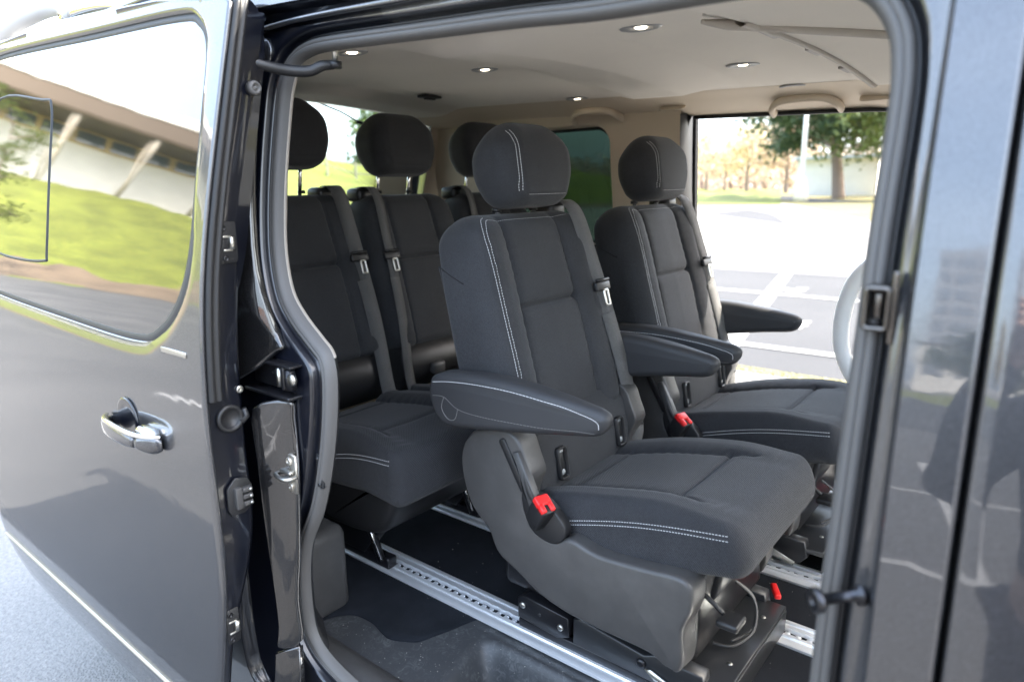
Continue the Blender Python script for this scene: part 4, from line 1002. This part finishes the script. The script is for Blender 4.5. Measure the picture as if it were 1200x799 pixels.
            add('beam_bolt', lathe((.155, yy + sg * .016, .068), (0, sg, 0), [(0, .012), (.004, .011), (.007, .006), (.006, .0001)], 14), BLACK)
            add('slide_lever_blade', slab([(.165, .060), (.18, .066), (.27, .035), (.265, .022), (.20, .035)], yy + sg * .022, yy + sg * .018, .001, 1), STEEL)
            add('rail_clamp', rbox((.0, yy, .022), (.36, .03, .03), .004), BLACK)
    else:
        # ---- rear bench seat: plastic tub, metal legs, floor clamps
        tub = [(-.17, .36), (.32, .40), (.335, .33), (.30, .23), (.22, .175), (0, .165), (-.16, .21)]
        add('seat_tub', slab([(p.x, p.y) for p in crom([(a, b, 0) for a, b in tub], 3, True)], -.203, .203, .03, 4), PLAS_D)
        add('lower_back_panel', slab([(-.26, .39), (-.15, .39), (-.125, .46), (-.14, .54), (-.26, .54)], -.19, .19, .01, 3), PLAS_D)
        ak = rbox((-.122, -.04, .45), (.03, .062, .045), .012, 3); add('anchor_cover', ak, PLAS)
        for yy in ((-.082,) if bs > 0 else (-.153, .122)):
            lg = add('seat_leg', merge(slab([(-.16, .03), (-.14, .20), (.16, .20), (.13, .10), (.07, .03)], yy - .02, yy + .02, .006, 2)), BLACK)
            add('leg_strut', tube([(.075, yy - .018, .19), (.145, yy - .018, .03)], .012, 10), BLACK, lg)
            add('strut_spring', tube([(.092, yy - .032, .180), (.158, yy - .032, .045)], .0035, 8), CHROME, lg)
            add('leg_bolt', lathe((.04, yy - .0205, .12), (0, -1, 0), [(0, .016), (.004, .015), (.006, .007), (.005, .0001)], 14), STEEL, lg)
            add('floor_clamp', rbox((-.0, yy, .025), (.34, .034, .034), .005), BLACK, lg)
    return root
s1 = empty('captain_seat', (-.75, .645, .54)); make_seat('captain_seat', True, s1)
tag(s1, 'charcoal captain seat nearest the open door, with pale double stitching, both armrests down', 'seat', 'single seats of the middle row')
s2 = copy_tree(s1); s2.location = (-.748, 1.312, .54); tag(s2, 'charcoal captain seat on the far side of the aisle, before the far doorway')
b1 = empty('bench_seat', (-1.545, .520, .545)); make_seat('bench_seat', False, b1, 1, .026)
tag(b1, 'dark rear row seat half hidden behind the door pillar', 'seat', 'seats of the rear row')
b2 = empty('bench_seat', (-1.545, .975, .54)); make_seat('bench_seat', False, b2, -1, .010); b2.location = (-1.545, .975, .54); tag(b2, 'dark rear row seat in the middle, left of the near captain seat', 'seat', 'seats of the rear row')
b3 = copy_tree(b2); b3.location = (-1.56, 1.445, .54); tag(b3, 'dark rear row seat by the tinted quarter window, mostly behind the near captain seat')

# ================================================================== the surroundings
def asphalt(name, c1, c2, sc=60, bump=.004, rough=.85):
    m = bpy.data.materials.new(name); m.use_nodes = True; nt = m.node_tree; b = nt.nodes['Principled BSDF']; b.inputs['Roughness'].default_value = rough
    tc = nt.nodes.new('ShaderNodeTexCoord')
    n1 = _n(nt, 'ShaderNodeTexNoise', Scale=sc, Detail=6, Roughness=.75); n2 = _n(nt, 'ShaderNodeTexNoise', Scale=.35, Detail=6); vo = _n(nt, 'ShaderNodeTexVoronoi', Scale=sc * 2)
    for n in (n1, n2, vo): nt.links.new(tc.outputs['Object'], n.inputs['Vector'])
    r = nt.nodes.new('ShaderNodeValToRGB'); e = r.color_ramp.elements; e[0].position = .3; e[1].position = .68; e[0].color = (*c1, 1); e[1].color = (*c2, 1)
    nt.links.new(n1.outputs['Fac'], r.inputs[0])
    r2 = nt.nodes.new('ShaderNodeValToRGB'); e = r2.color_ramp.elements; e[0].position = .35; e[1].position = .7; e[0].color = (.72, .72, .72, 1); e[1].color = (1.15, 1.13, 1.1, 1)
    nt.links.new(n2.outputs['Fac'], r2.inputs[0])
    mx = nt.nodes.new('ShaderNodeMix'); mx.data_type = 'RGBA'; mx.blend_type = 'MULTIPLY'; mx.inputs[0].default_value = 1
    nt.links.new(r.outputs[0], mx.inputs[6]); nt.links.new(r2.outputs[0], mx.inputs[7]); nt.links.new(mx.outputs[2], b.inputs['Base Color'])
    bp = nt.nodes.new('ShaderNodeBump'); bp.inputs['Distance'].default_value = bump; nt.links.new(vo.outputs['Distance'], bp.inputs['Height']); nt.links.new(bp.outputs[0], b.inputs['Normal'])
    return m
ASPH = asphalt('worn_light_asphalt', (.15, .15, .15), (.30, .295, .285))
ASPH_D = asphalt('dark_asphalt', (.024, .025, .027), (.046, .046, .049))
ASPH_N = asphalt('medium_asphalt', (.055, .055, .058), (.11, .108, .105))
CONC = asphalt('pale_concrete', (.17, .165, .155), (.27, .26, .24), 20, .002)
GRASSM = asphalt('mown_grass', (.07, .10, .012), (.17, .18, .025), 3, .05)
GRASSY = asphalt('dry_autumn_grass', (.14, .13, .04), (.26, .22, .09), 14, .05)
LINE = asphalt('worn_white_road_paint', (.24, .24, .24), (.5, .5, .5), 30, .001)
DIRT = asphalt('bare_soil', (.10, .07, .045), (.2, .15, .10), 10, .02)
def flat(name, poly, z, m, label=None, cat=None, kind='structure', group=None):
    o = obj(name, ([V((x, y, z)) for x, y in poly], [tuple(range(len(poly)))]), m, None, smooth=False)
    if m is not None: tag(o, label, cat, group, kind)
    return o
R_ = 900
flat('ground', [(-R_, -R_), (R_, -R_), (R_, R_), (-R_, R_)], 0, ASPH)
flat('near_lot', [(-80, -34), (60, -34), (60, -.30), (-80, -.30)], .004, ASPH_N)
flat('parking_area', [(-60, 5.15), (60, 5.15), (60, 11.95), (-60, 12.1)], .005, ASPH_D)
flat('pavement_strip', [(-40, 3.3), (40, 3.3), (40, 5.0), (-40, 5.0)], .008, CONC)
flat('grass_edge', [(-40, 5.0), (40, 5.0), (40, 5.2), (-40, 5.15)], .012, GRASSY)
flat('road', [(-90, 12.1), (60, 11.95), (60, 24), (-3, 25.2), (-8.2, 28.6), (-16, 38), (-30, 62), (-90, 90)], .004, CONC)
flat('far_road', [(-8.6, 26.8), (-15.9, 35.8), (-15.7, 42.0), (-12.5, 36.5), (-7.3, 26.6)], .009, ASPH_D)
flat('verge', [(-5.5, 28.6), (-15.8, 51.5), (-23.5, 64), (-36, 78), (-70, 140), (-70, 400), (200, 400), (200, 27), (0, 26)], .010, GRASSY)
flat('far_path', [(-16, 56.5), (-24.5, 72), (-33, 90), (-31, 92), (-22, 75), (-12, 58)], .014, ASPH_D)
def line(a, b, wd, z=.013, n='painted_line', grp='white painted lines on the parking area'):
    a, b = V(a), V(b); d = (b - a).normalized(); s = V((-d.y, d.x)) * wd / 2
    o = flat(n, [a + s, b + s, b - s, a - s], z, LINE)
    return o
line((-3.85, 11.9), (-2.42, 5.4), .20)
line((-3.28, 9.4), (4, 9.1), .14, .0155); line((-2.51, 6.0), (4, 6.05), .14, .0155)
line((-3.28, 9.4), (-12, 9.6), .14, .0155)
def poly_line(pts, wd, z=.013):
    P = crom([(a, b, z) for a, b in pts], 8); rows = []
    for i, p in enumerate(P):
        t = (P[min(i + 1, len(P) - 1)] - P[max(i - 1, 0)]).normalized(); s = V((-t.y, t.x, 0)) * wd / 2; rows.append([p + s, p - s])
    tag(obj('painted_line', grid(rows), LINE, None, smooth=False), kind='structure')
poly_line([(-16.2, 43.5), (-12.3, 36.8), (-8.05, 26.2), (-6.8, 22)], .5, .018)
# painted bay symbols
for cx, cy in ((-3.21, 10.83 - .9), (-2.42, 7.29)):
    v, f = merge(([V((-.22, -.10, 0)), V((.20, -.16, 0)), V((.26, .02, 0)), V((-.1, .10, 0))], [(0, 1, 2, 3)]), ([V((.05, -.3, 0)), V((.24, -.24, 0)), V((.22, .26, 0)), V((.08, .22, 0))], [(0, 1, 2, 3)]), ([V((-.34, .05, 0)), V((-.2, .0, 0)), V((-.16, .2, 0)), V((-.3, .22, 0))], [(0, 1, 2, 3)]))
    v = [V((cx + a.x, cy + a.y, .014 + .003 * (i // 4))) for i, a in enumerate(v)]
    tag(obj('bay_marking', (v, f), LINE, None, smooth=False), kind='structure')
# near side lines (seen in the paint)
line((-6.5, -2.4), (.8, -3.4), .12); line((-.1, -3.1), (-1.0, -8.5), .09, .0155); line((-9, -5.2), (2.5, -6.2), .12, .018)
flat('near_lot_patch', [(-30, -14), (25, -14), (25, -34), (-30, -34)], .009, ASPH_D)
flat('near_verge', [(-26, -34.5), (60, -34.5), (60, -60), (-26, -60)], .010, GRASSM)

# --- hill to the rear with its building
hv = []; na, nr = 110, 30
def hill(az, r):
    d = math.degrees(az) % 360
    H = 10.5 * sm(140, 160, d) + 4.5 * sm(112, 130, d) * (1 - sm(140, 160, d) * .4) - 12 * sm(206, 232, d)
    rb = 56 + 6 * sm(150, 130, d)
    return max(0, H) * sm(rb - 3, rb + 34, r) * (1 + .0) + .35 * sin(r * .4 + az * 30) * sm(rb, rb + 10, r) + .2 * sin(r * 1.1 + az * 70) * sm(rb, rb + 10, r)
for i in range(na + 1):
    az = radians(108 + 126 * i / na)
    hv.append([V((cos(az) * r, sin(az) * r, max(hill(az, r), 0) + (-.05 if j == 0 else .012))) for j, r in [(j, 50 + 90 * j / nr) for j in range(nr + 1)]])
tag(obj('grassy_hill', grid(hv), GRASSM, None), kind='structure')
fl = [[V((cos(a) * r, sin(a) * r, max(hill(a, r), 0) + k)) for a in [radians(118 + 110 * i / 120) for i in range(121)] for r in [r0_ + 1.2 * sin(a * 37) + .7 * sin(a * 91)]] for r0_, k in ((52.5, .02), (54, .10), (56, .12), (58, .14), (60, .12), (61.5, -.1))]
tag(obj('soil_bank', grid(fl), DIRT, None), kind='structure')
FM = mat('weathered_fence_wood', (.20, .19, .17), .8)
fen = empty('rail_fence', (-36, 30, 0)); tag(fen, 'thin rail fence along the grassy slope behind the rear window', 'fence')
def hp_(d, r=76): a = radians(d); return V((cos(a) * r, sin(a) * r, hill(a, r)))
for i in range(12):
    p = hp_(133 + 2.2 * i); obj('post', box(p + V((0, 0, .9)), (.16, .16, 2.4)), FM, fen, smooth=False)
for k in (0, 1): obj('fence_rail', tube([hp_(133 + 1.1 * i) + V((0, 0, .9 + .9 * k)) for i in range(23)], .06, 6), FM, fen)
# long white hall on the hill with dark eaves, window band, slanting struts
WH = mat('white_render_wall', (.84, .83, .80), .7, var=(.3, (.70, .69, .66), .3, .7)); DK = mat('dark_brown_eaves', (.10, .075, .055), .7); WG = mat('office_window_glass', (.10, .12, .13), .08, spec=.8); YF_ = mat('ochre_window_frame', (.5, .38, .18), .6)
hb = empty('hall_building', (-91, -30, 15)); tag(hb, 'long white hall with dark overhanging roof on the green slope, mirrored in the door glass', 'building')
ang = radians(-62)
MH = Matrix.Translation((-91, -30, 12.0)) @ Matrix.Rotation(ang, 4, 'Z')
def hx(vf): return xf(vf, MH)
obj('wall', hx(box((0, -6, 3.4), (110, 12, 8.8))), WH, hb, smooth=False)
obj('upper_wall', hx(box((0, -5.9, 8.75), (110, 12, 1.9))), YF_, hb, smooth=False)
obj('roof', hx(rbox((0, -3.5, 11.4), (116, 21, 3.4), .5, 2)), DK, hb, smooth=False)
obj('roof_fascia', hx(box((0, 7.05, 12.6), (116, .2, 1.0))), WH, hb, smooth=False)
for i in range(30):
    obj('window', hx(box((-52 + 3.6 * i, .15, 8.75), (2.9, .14, 1.4))), WG, hb, smooth=False)
STM = mat('grey_strut_paint', (.42, .38, .32), .6)
for i in range(14):
    obj('strut', hx(tube([(-54 + 8 * i, .6, -1), (-50 + 8 * i, 6.6, 10.2)], .32, 8)), STM, hb)

# --- buildings behind the photographer
TW = mat('pale_tower_facade', (.34, .36, .39), .6); TB = mat('tower_window_glass', (.20, .23, .27), .1, spec=.8)
t1 = empty('tower_block', (-8, -105, 0)); tag(t1, 'tall grey tower block with rows of windows, mirrored in the middle pillar', 'building')
obj('wall', box((-8, -105, 13), (9, 9, 26)), TW, t1, smooth=False)
for i in range(8):
    for k in range(4): obj('window', box((-11.2 + 2.1 * k, -100.47, 3.2 + 2.9 * i), (1.3, .14, 1.6)), TB, t1, smooth=False)
t2 = empty('low_white_building', (0, -78, 0)); tag(t2, 'low white building with a flat roof beside the tower block', 'building')
obj('wall', box((-3.5, -80, 3.2), (13, 9, 6.4)), WH, t2, smooth=False); obj('roof', box((-3.5, -80, 6.55), (13.6, 9.6, .3)), DK, t2, smooth=False)
for k in range(5): obj('window', box((-8.6 + 2.6 * k, -75.47, 3.4), (1.5, .12, 2.0)), TB, t2, smooth=False)
t3 = empty('brick_building', (26, -85, 0)); tag(t3, 'wide reddish brick building with dark windows at the car park edge', 'building')
obj('wall', box((28, -90, 5), (34, 12, 10)), mat('weathered_brick_wall', (.30, .17, .12), .8, var=(1, (.36, .22, .16), .3, .7)), t3, smooth=False)
for i in range(3):
    for k in range(10): obj('window', box((14 + 3.1 * k, -83.96, 1.9 + 3 * i), (1.5, .14, 1.6)), TB, t3, smooth=False)

# --- trees
BARK = mat('grey_brown_bark', (.22, .17, .14), .9, bump=(12, .02))
def leafmat(name, c, c2):
    m = bpy.data.materials.new(name); m.use_nodes = True; nt = m.node_tree
    b = nt.nodes['Principled BSDF']; b.inputs['Roughness'].default_value = .6
    tc = nt.nodes.new('ShaderNodeTexCoord'); n = _n(nt, 'ShaderNodeTexNoise', Scale=.8, Detail=6, Roughness=.8); nt.links.new(tc.outputs['Object'], n.inputs['Vector'])
    r = nt.nodes.new('ShaderNodeValToRGB'); e = r.color_ramp.elements; e[0].position = .38; e[1].position = .62; e[0].color = (*c, 1); e[1].color = (*c2, 1)
    nt.links.new(n.outputs['Fac'], r.inputs[0]); nt.links.new(r.outputs[0], b.inputs['Base Color'])
    tr = nt.nodes.new('ShaderNodeBsdfTranslucent'); nt.links.new(r.outputs[0], tr.inputs[0]); mx = nt.nodes.new('ShaderNodeMixShader'); mx.inputs[0].default_value = .4
    out = nt.nodes['Material Output']; nt.links.new(b.outputs[0], mx.inputs[1]); nt.links.new(tr.outputs[0], mx.inputs[2]); nt.links.new(mx.outputs[0], out.inputs[0])
    return m
L_YEL = leafmat('yellow_autumn_leaves', (.44, .36, .20), (.55, .48, .28)); L_ORG = leafmat('orange_autumn_leaves', (.44, .32, .22), (.52, .42, .30)); L_GRN = leafmat('green_leaves', (.04, .075, .015), (.10, .14, .03))
L_PIN = leafmat('pine_needles', (.025, .055, .03), (.09, .13, .05))
def leaves(pts, size, n, spread, sq=1.0, rnd=random):
    vs, fs = [], []
    for k in range(n):
        p = rnd.choice(pts); q = V((rnd.gauss(0, spread), rnd.gauss(0, spread), rnd.gauss(0, spread * sq))) + p
        a = V((rnd.uniform(-1, 1), rnd.uniform(-1, 1), rnd.uniform(-1, 1))).normalized(); b = a.orthogonal().normalized(); s = size * rnd.uniform(.6, 1.3)
        i = len(vs); vs += [q - a * s - b * s * .5, q + a * s - b * s * .4, q + a * s * .8 + b * s * .5, q - a * s * .9 + b * s * .4]; fs.append((i, i + 1, i + 2, i + 3))
    return vs, fs
def tree(name, base, h, crown_r, label, lm, nl, seed, trunk=.18, lean=(0, 0), crown0=.35, size=.16, group=None, limbs=9, flat_=1.0, spread=.45, name_cat='tree'):
    rnd = random.Random(seed); B = V(base); T = empty(name, B); tag(T, label, name_cat, group)
    top = B + V((lean[0] * h, lean[1] * h, h * .82)); parts = []
    tp = crom([B + V((0, 0, -.1)), B + V((lean[0] * h * .2 + rnd.uniform(-.1, .1), lean[1] * h * .2, h * .22)), B + V((lean[0] * h * .6, lean[1] * h * .6, h * .5)), top], 5)
    parts.append(tube(tp, lambda t: trunk * (1 - .8 * t), 9)); tips = []
    for k in range(limbs):
        t = crown0 + (1 - crown0) * (k + rnd.random()) / limbs; p = tp[min(int(t * (len(tp) - 1)), len(tp) - 1)]
        a = 2 * pi * (k * .382 + rnd.random() * .2); ln = crown_r * rnd.uniform(.55, 1.05) * (1 - .45 * max(0, t - .5))
        e = p + V((cos(a) * ln, sin(a) * ln, ln * rnd.uniform(.15, .6) * flat_)); m_ = (p + e) / 2 + V((0, 0, ln * .12))
        br = crom([p, m_, e], 4); parts.append(tube(br, lambda s: trunk * .4 * (1 - .8 * s) * (1 - .5 * t) + .01, 6))
        tips += br[len(br) // 3:]
        for q in range(3):
            s0 = rnd.choice(br[2:]); e2 = s0 + V((rnd.uniform(-1, 1), rnd.uniform(-1, 1), rnd.uniform(-.1, .8))) * ln * .45
            parts.append(tube([s0, (s0 + e2) / 2 + V((0, 0, .05)), e2], lambda s: trunk * .14 * (1 - .7 * s) + .006, 5)); tips += [(s0 + e2) / 2, e2, e2]
    obj('trunk', merge(*parts), BARK, T)
    c = obj('crown', leaves(tips, size, nl, spread, .8, rnd), lm, T, smooth=False)
    return T
G1 = 'small bare-branched autumn trees on the far verge'
tree('autumn_tree', (-55.5, 128, 0), 11, 6, 'yellowing small tree beside the dark door post', L_YEL, 1500, 1, .42, size=.30, spread=1.1)
tree('autumn_tree', (-49.5, 122, 0), 9, 4.5, 'thin pale tree just right of the yellowing one', L_ORG, 900, 2, .30, size=.26, spread=1.0)
tree('autumn_tree', (-42.8, 115, 0), 10.5, 6, 'golden tree with forked dark trunk in the middle of the far verge', L_YEL, 1700, 3, .42, size=.30, spread=1.1)
tree('autumn_tree', (-34.2, 108, 0), 12.5, 6.5, 'orange-brown tree just left of the white pole', L_ORG, 1800, 4, .42, size=.30, spread=1.2)
tree('pine_tree', (-17.2, 69.3, 0), 17, 9.5, 'tall leaning pine with spreading dark boughs in front of the white building', L_PIN, 16000, 5, .62, lean=(-.14, -.02), crown0=.42, size=.24, limbs=22, flat_=.25, spread=.85)
tree('pine_tree', (-9.5, 64, 0), 15, 8, 'sunlit yellow-green pine at the edge of the far opening', leafmat('light_pine_needles', (.07, .11, .03), (.16, .19, .05)), 12000, 6, .45, crown0=.30, size=.22, limbs=20, flat_=.25, spread=.85)
tree('broadleaf_tree', (-62, 70, 0), 12, 6.5, 'dark green tree seen through the tinted quarter window', L_GRN, 8000, 7, .4, size=.30, limbs=14, spread=.9)
tree('broadleaf_tree', (-70, 62, 0), 10, 6, 'rounder green tree further back through the tinted quarter window', L_GRN, 7000, 8, .4, size=.30, limbs=14, spread=.9)
tree('broadleaf_tree', (-3.5, -62, 0), 7.5, 3.6, 'green tree before the tower block, mirrored in the middle pillar', L_GRN, 4000, 9, .25, size=.25, limbs=10, spread=.6)
tree('broadleaf_tree', (-15, -66, 0), 9, 4.2, 'yellow-green tree left of the tower block', L_YEL, 4000, 10, .25, size=.25, limbs=10, spread=.7)
tree('broadleaf_tree', (9, -60, 0), 8, 4, 'tree with reddish leaves by the brick building', L_ORG, 4000, 11, .25, size=.25, limbs=10, spread=.7)
tree('young_tree', (-50, -11.2, 0), 14, 3.2, 'slim young tree standing before the soil bank', leafmat('pale_green_leaves', (.10, .14, .03), (.20, .22, .06)), 1500, 12, .16, size=.14, limbs=9, spread=.4)
# far wood
rnd = random.Random(21); pts = [V((-160 + 190 * rnd.random(), 168 + 45 * rnd.random(), 0)) for _ in range(260)]
pts = [p + V((0, 0, rnd.uniform(.5, 6.5 + 3 * sin(p.x * .09)))) for p in pts for _ in range(5)]
tag(obj('far_woodland', leaves(pts, .8, 10500, 1.8, .8, rnd), leafmat('reddish_wood', (.46, .34, .27), (.54, .46, .34)), None, smooth=False), kind='stuff')  # leaf colours lightened to stand in for distance haze
wt = merge(*[tube([(x, 168 + 20 * rnd.random(), 0), (x + rnd.uniform(-1, 1), 175, 9)], lambda t: .4 * (1 - .7 * t), 5) for x in [-150 + 2.4 * i for i in range(70)]])
tag(obj('far_wood_trunks', wt, BARK, None), kind='stuff')
# white low building behind the pine, wooden shed beside it
sh = empty('white_pavilion', (-20, 86, 0)); tag(sh, 'low white pavilion behind the leaning pine', 'building')
obj('wall', box((-21.3, 87, 2.05), (8.6, 6, 4.1)), WH, sh, smooth=False); obj('roof', box((-21.3, 86.9, 4.25), (9.4, 7, .35)), mat('grey_roof_sheet', (.5, .55, .6), .5), sh, smooth=False)
sh = empty('wooden_shed', (-13, 79, 0)); tag(sh, 'brown timber shed to the right of the white pavilion', 'building')
TIM = mat('brown_timber', (.22, .14, .09), .8, bump=(8, .02)); obj('wall', box((-12.6, 80, 3), (5.4, 5, 6)), TIM, sh, smooth=False)
for k in range(10): obj('plank', box((-15.0 + .53 * k, 77.46, 3), (.44, .09, 5.9)), TIM, sh, smooth=False)
obj('roof', box((-12.6, 80, 6.1), (6, 5.8, .25)), DK, sh, smooth=False)
# lamp post
lp = empty('lamp_post', (-18.05, 60.6, 0)); tag(lp, 'tall white lamp post with a wider yellowish base on the far verge', 'lamp post')
obj('pole', tube([(-18.05, 60.6, 0), (-18.05, 60.6, 12)], lambda t: .24 - .12 * t, 14), WHITEP, lp)
obj('base', lathe((-18.05, 60.6, 0), (0, 0, 1), [(0, .62), (.5, .55), (1.5, .40), (2.0, .28)], 14), mat('cream_paint', (.62, .56, .40), .6), lp)
obj('arm', tube([(-18.05, 60.6, 11.9), (-17.2, 60.4, 12.3), (-16.2, 60.2, 12.4)], .06, 8), WHITEP, lp)
obj('lamp_head', rbox((-15.8, 60.1, 12.4), (1.0, .35, .14), .05), PLAS, lp)

# ================================================================== the photographer (seen mirrored in the paint)
PR = empty('person', (.125, -.885, 0), YAW); tag(PR, 'photographer in dark jacket and jeans holding up a camera beside the van', 'person')
SKIN = mat('skin', (.52, .32, .24), .5, bump=(200, .0004)); JACK = mat('dark_jacket_cloth', (.018, .02, .028), .85, bump=(60, .002)); JEAN = mat('dark_jeans', (.025, .03, .05), .9, bump=(300, .0006)); HAIRM = mat('brown_hair', (.06, .035, .02), .6, bump=(90, .004)); SHOE = mat('black_shoe', (.02, .02, .02), .5)
def skinmesh(name, verts, edges, m, parent, rootv=0, sub=2):
    """verts: (x,y,z,rx[,ry])"""
    me = bpy.data.meshes.new(name); me.from_pydata([v[:3] for v in verts], edges, []); o = bpy.data.objects.new(name, me); COL.objects.link(o); o.parent = parent
    o.modifiers.new('skin', 'SKIN'); sv = me.skin_vertices[0].data if me.skin_vertices else None
    if sv is None:
        bm = bmesh.new(); bm.from_mesh(me); bm.verts.layers.skin.verify(); bm.to_mesh(me); bm.free(); sv = me.skin_vertices[0].data
    for i, v in enumerate(verts): sv[i].radius = (v[3], v[4] if len(v) > 4 else v[3]); sv[i].use_root = (i == rootv)
    sd_ = o.modifiers.new('sub', 'SUBSURF'); sd_.levels = sd_.render_levels = sub
    me.materials.append(m)
    o.modifiers['skin'].use_smooth_shade = True
    return o
# hands grip the camera at (+-.065, .20, 1.59)
hv_ = [(0, -.015, 1.40, .055), (0, .0, 1.50, .052), (0, .02, 1.56, .06, .07), (0, .03, 1.63, .076, .092), (0, .025, 1.70, .078, .095), (0, .015, 1.765, .055, .07)]
he_ = [(i, i + 1) for i in range(5)]
body = list(hv_); ed = list(he_)
def chain(pts, start=None):
    b0 = len(body); body.extend(pts)
    if start is not None: ed.append((start, b0))
    for i in range(len(pts) - 1): ed.append((b0 + i, b0 + i + 1))
    return b0
for sg in (-1, 1):
    a = chain([(sg * .10, -.02, 1.39, .05), (sg * .185, -.02, 1.36, .052), (sg * .25, .06, 1.20, .044), (sg * .235, .12, 1.10, .040), (sg * .17, .17, 1.32, .033), (sg * .105, .145, 1.53, .026), (sg * .085, .155, 1.575, .030, .018)], 0)
    h = a + 6
    for k in range(4):   # fingers round the body of the camera
        z = 1.565 + .018 * (k - 0); ln = (.8, .95, 1, .85)[k]
        chain([(sg * .082, .170, z + .004, .0095), (sg * .080, .190 + .006 * ln, z + .006, .0088), (sg * .066, .205 + .004 * ln, z + .007, .0080), (sg * .050, .206, z + .006, .0072)], h)
    chain([(sg * .070, .140, 1.560, .011), (sg * .052, .135, 1.568, .010), (sg * .038, .136, 1.577, .009)], h)
trunk_ = chain([(0, -.02, 1.22, .13, .10), (0, -.02, 1.05, .12, .09), (0, -.02, .95, .13, .10)], 0)
for sg in (-1, 1):
    chain([(sg * .09, -.02, .86, .085), (sg * .10, .0, .50, .058), (sg * .105, -.02, .12, .040), (sg * .11, .0, .05, .04), (sg * .12, .10, .035, .035)], trunk_ + 2)
bo = skinmesh('body', body, ed, SKIN, PR, trunk_ + 2, 2)
# jacket and trousers over the body
jk = [(0, -.02, 1.22, .165, .125), (0, -.02, 1.02, .155, .12), (0, -.02, .90, .175, .13), (0, -.02, 1.34, .19, .13), (0, -.018, 1.43, .13, .095), (0, -.012, 1.475, .078)]
je = [(0, 1), (1, 2), (0, 3), (3, 4), (4, 5)]
for sg in (-1, 1):
    b0 = len(jk); jk += [(sg * .12, -.02, 1.355, .10), (sg * .195, -.015, 1.345, .085), (sg * .255, .06, 1.20, .066), (sg * .238, .12, 1.10, .056), (sg * .172, .168, 1.32, .046), (sg * .115, .15, 1.50, .038)]
    je += [(3, b0)] + [(b0 + i, b0 + i + 1) for i in range(5)]
skinmesh('jacket', jk, je, JACK, PR, 0, 2)
tv = [(0, -.02, .92, .16, .125)]; te = []
for sg in (-1, 1):
    b0 = len(tv); tv += [(sg * .09, -.02, .83, .10, .105), (sg * .10, .0, .50, .075), (sg * .105, -.015, .12, .062)]; te += [(0, b0), (b0, b0 + 1), (b0 + 1, b0 + 2)]
skinmesh('trousers', tv, te, JEAN, PR, 0, 2)
for sg in (-1, 1): obj('shoe', xf(rbox((0, .05, .05), (.095, .28, .10), .04, 4), Matrix.Translation((sg * .115, 0, 0))), SHOE, PR, world=False)
# hair, ears, nose, brow
bmh = bmesh.new(); bmesh.ops.create_uvsphere(bmh, u_segments=28, v_segments=18, radius=1)
for v in bmh.verts:
    c_ = v.co.copy(); k = 1 + .03 * sin(c_.x * 17) * sin(c_.z * 13 + c_.y * 9)
    v.co = V((c_.x * .098 * k, -.002 + c_.y * .112 * k, 1.70 + c_.z * .105 * k))
bmesh.ops.delete(bmh, geom=[v for v in bmh.verts if v.co.y > .045 and v.co.z < 1.745 or v.co.z < 1.625], context='VERTS')
obj('hair', bmh, HAIRM, PR, world=False)
for sg in (-1, 1): obj('ear', xf(rbox((0, 0, 0), (.016, .03, .058), .007, 3), Matrix.Translation((sg * .088, .02, 1.66))), SKIN, PR, world=False)
obj('nose', xf(rbox((0, 0, 0), (.026, .03, .05), .011, 3), Matrix.Translation((0, .118, 1.635)) @ Matrix.Rotation(.35, 4, 'X')), SKIN, PR, world=False)
obj('mouth', xf(rbox((0, 0, 0), (.048, .012, .014), .005, 2), Matrix.Translation((0, .102, 1.588))), mat('lips', (.4, .16, .13), .5), PR, world=False)
for sg in (-1, 1): obj('eye', lathe((sg * .032, .104, 1.672), (0, 1, 0), [(-.01, .012), (0, .011), (.004, .006), (.005, .0001)], 14), mat('eye_white', (.7, .7, .7), .2) if sg < 0 else bpy.data.materials['eye_white'], PR, world=False)
# the camera itself
CB = empty('photo_camera', (CAM.x - fw.x * .06, CAM.y - fw.y * .06, CAM.z - .012), YAW); tag(CB, 'black camera with a short lens held up in front of the photographer', 'camera')
CBM = mat('camera_body_black', (.015, .015, .015), .5)
obj('camera_body', merge(rbox((0, -.012, -.01), (.125, .040, .085), .01, 3), rbox((0, -.012, .042), (.05, .038, .03), .01, 3), rbox((-.048, .010, -.012), (.026, .03, .075), .01, 3)), CBM, CB, world=False)
obj('lens', lathe((0, .005, 0), (0, 1, 0), [(0, .033), (.01, .034), (.03, .034), (.036, .036), (.044, .036), (.044, .030), (.038, .026), (.038, .0001)], 28), CBM, CB, world=False)
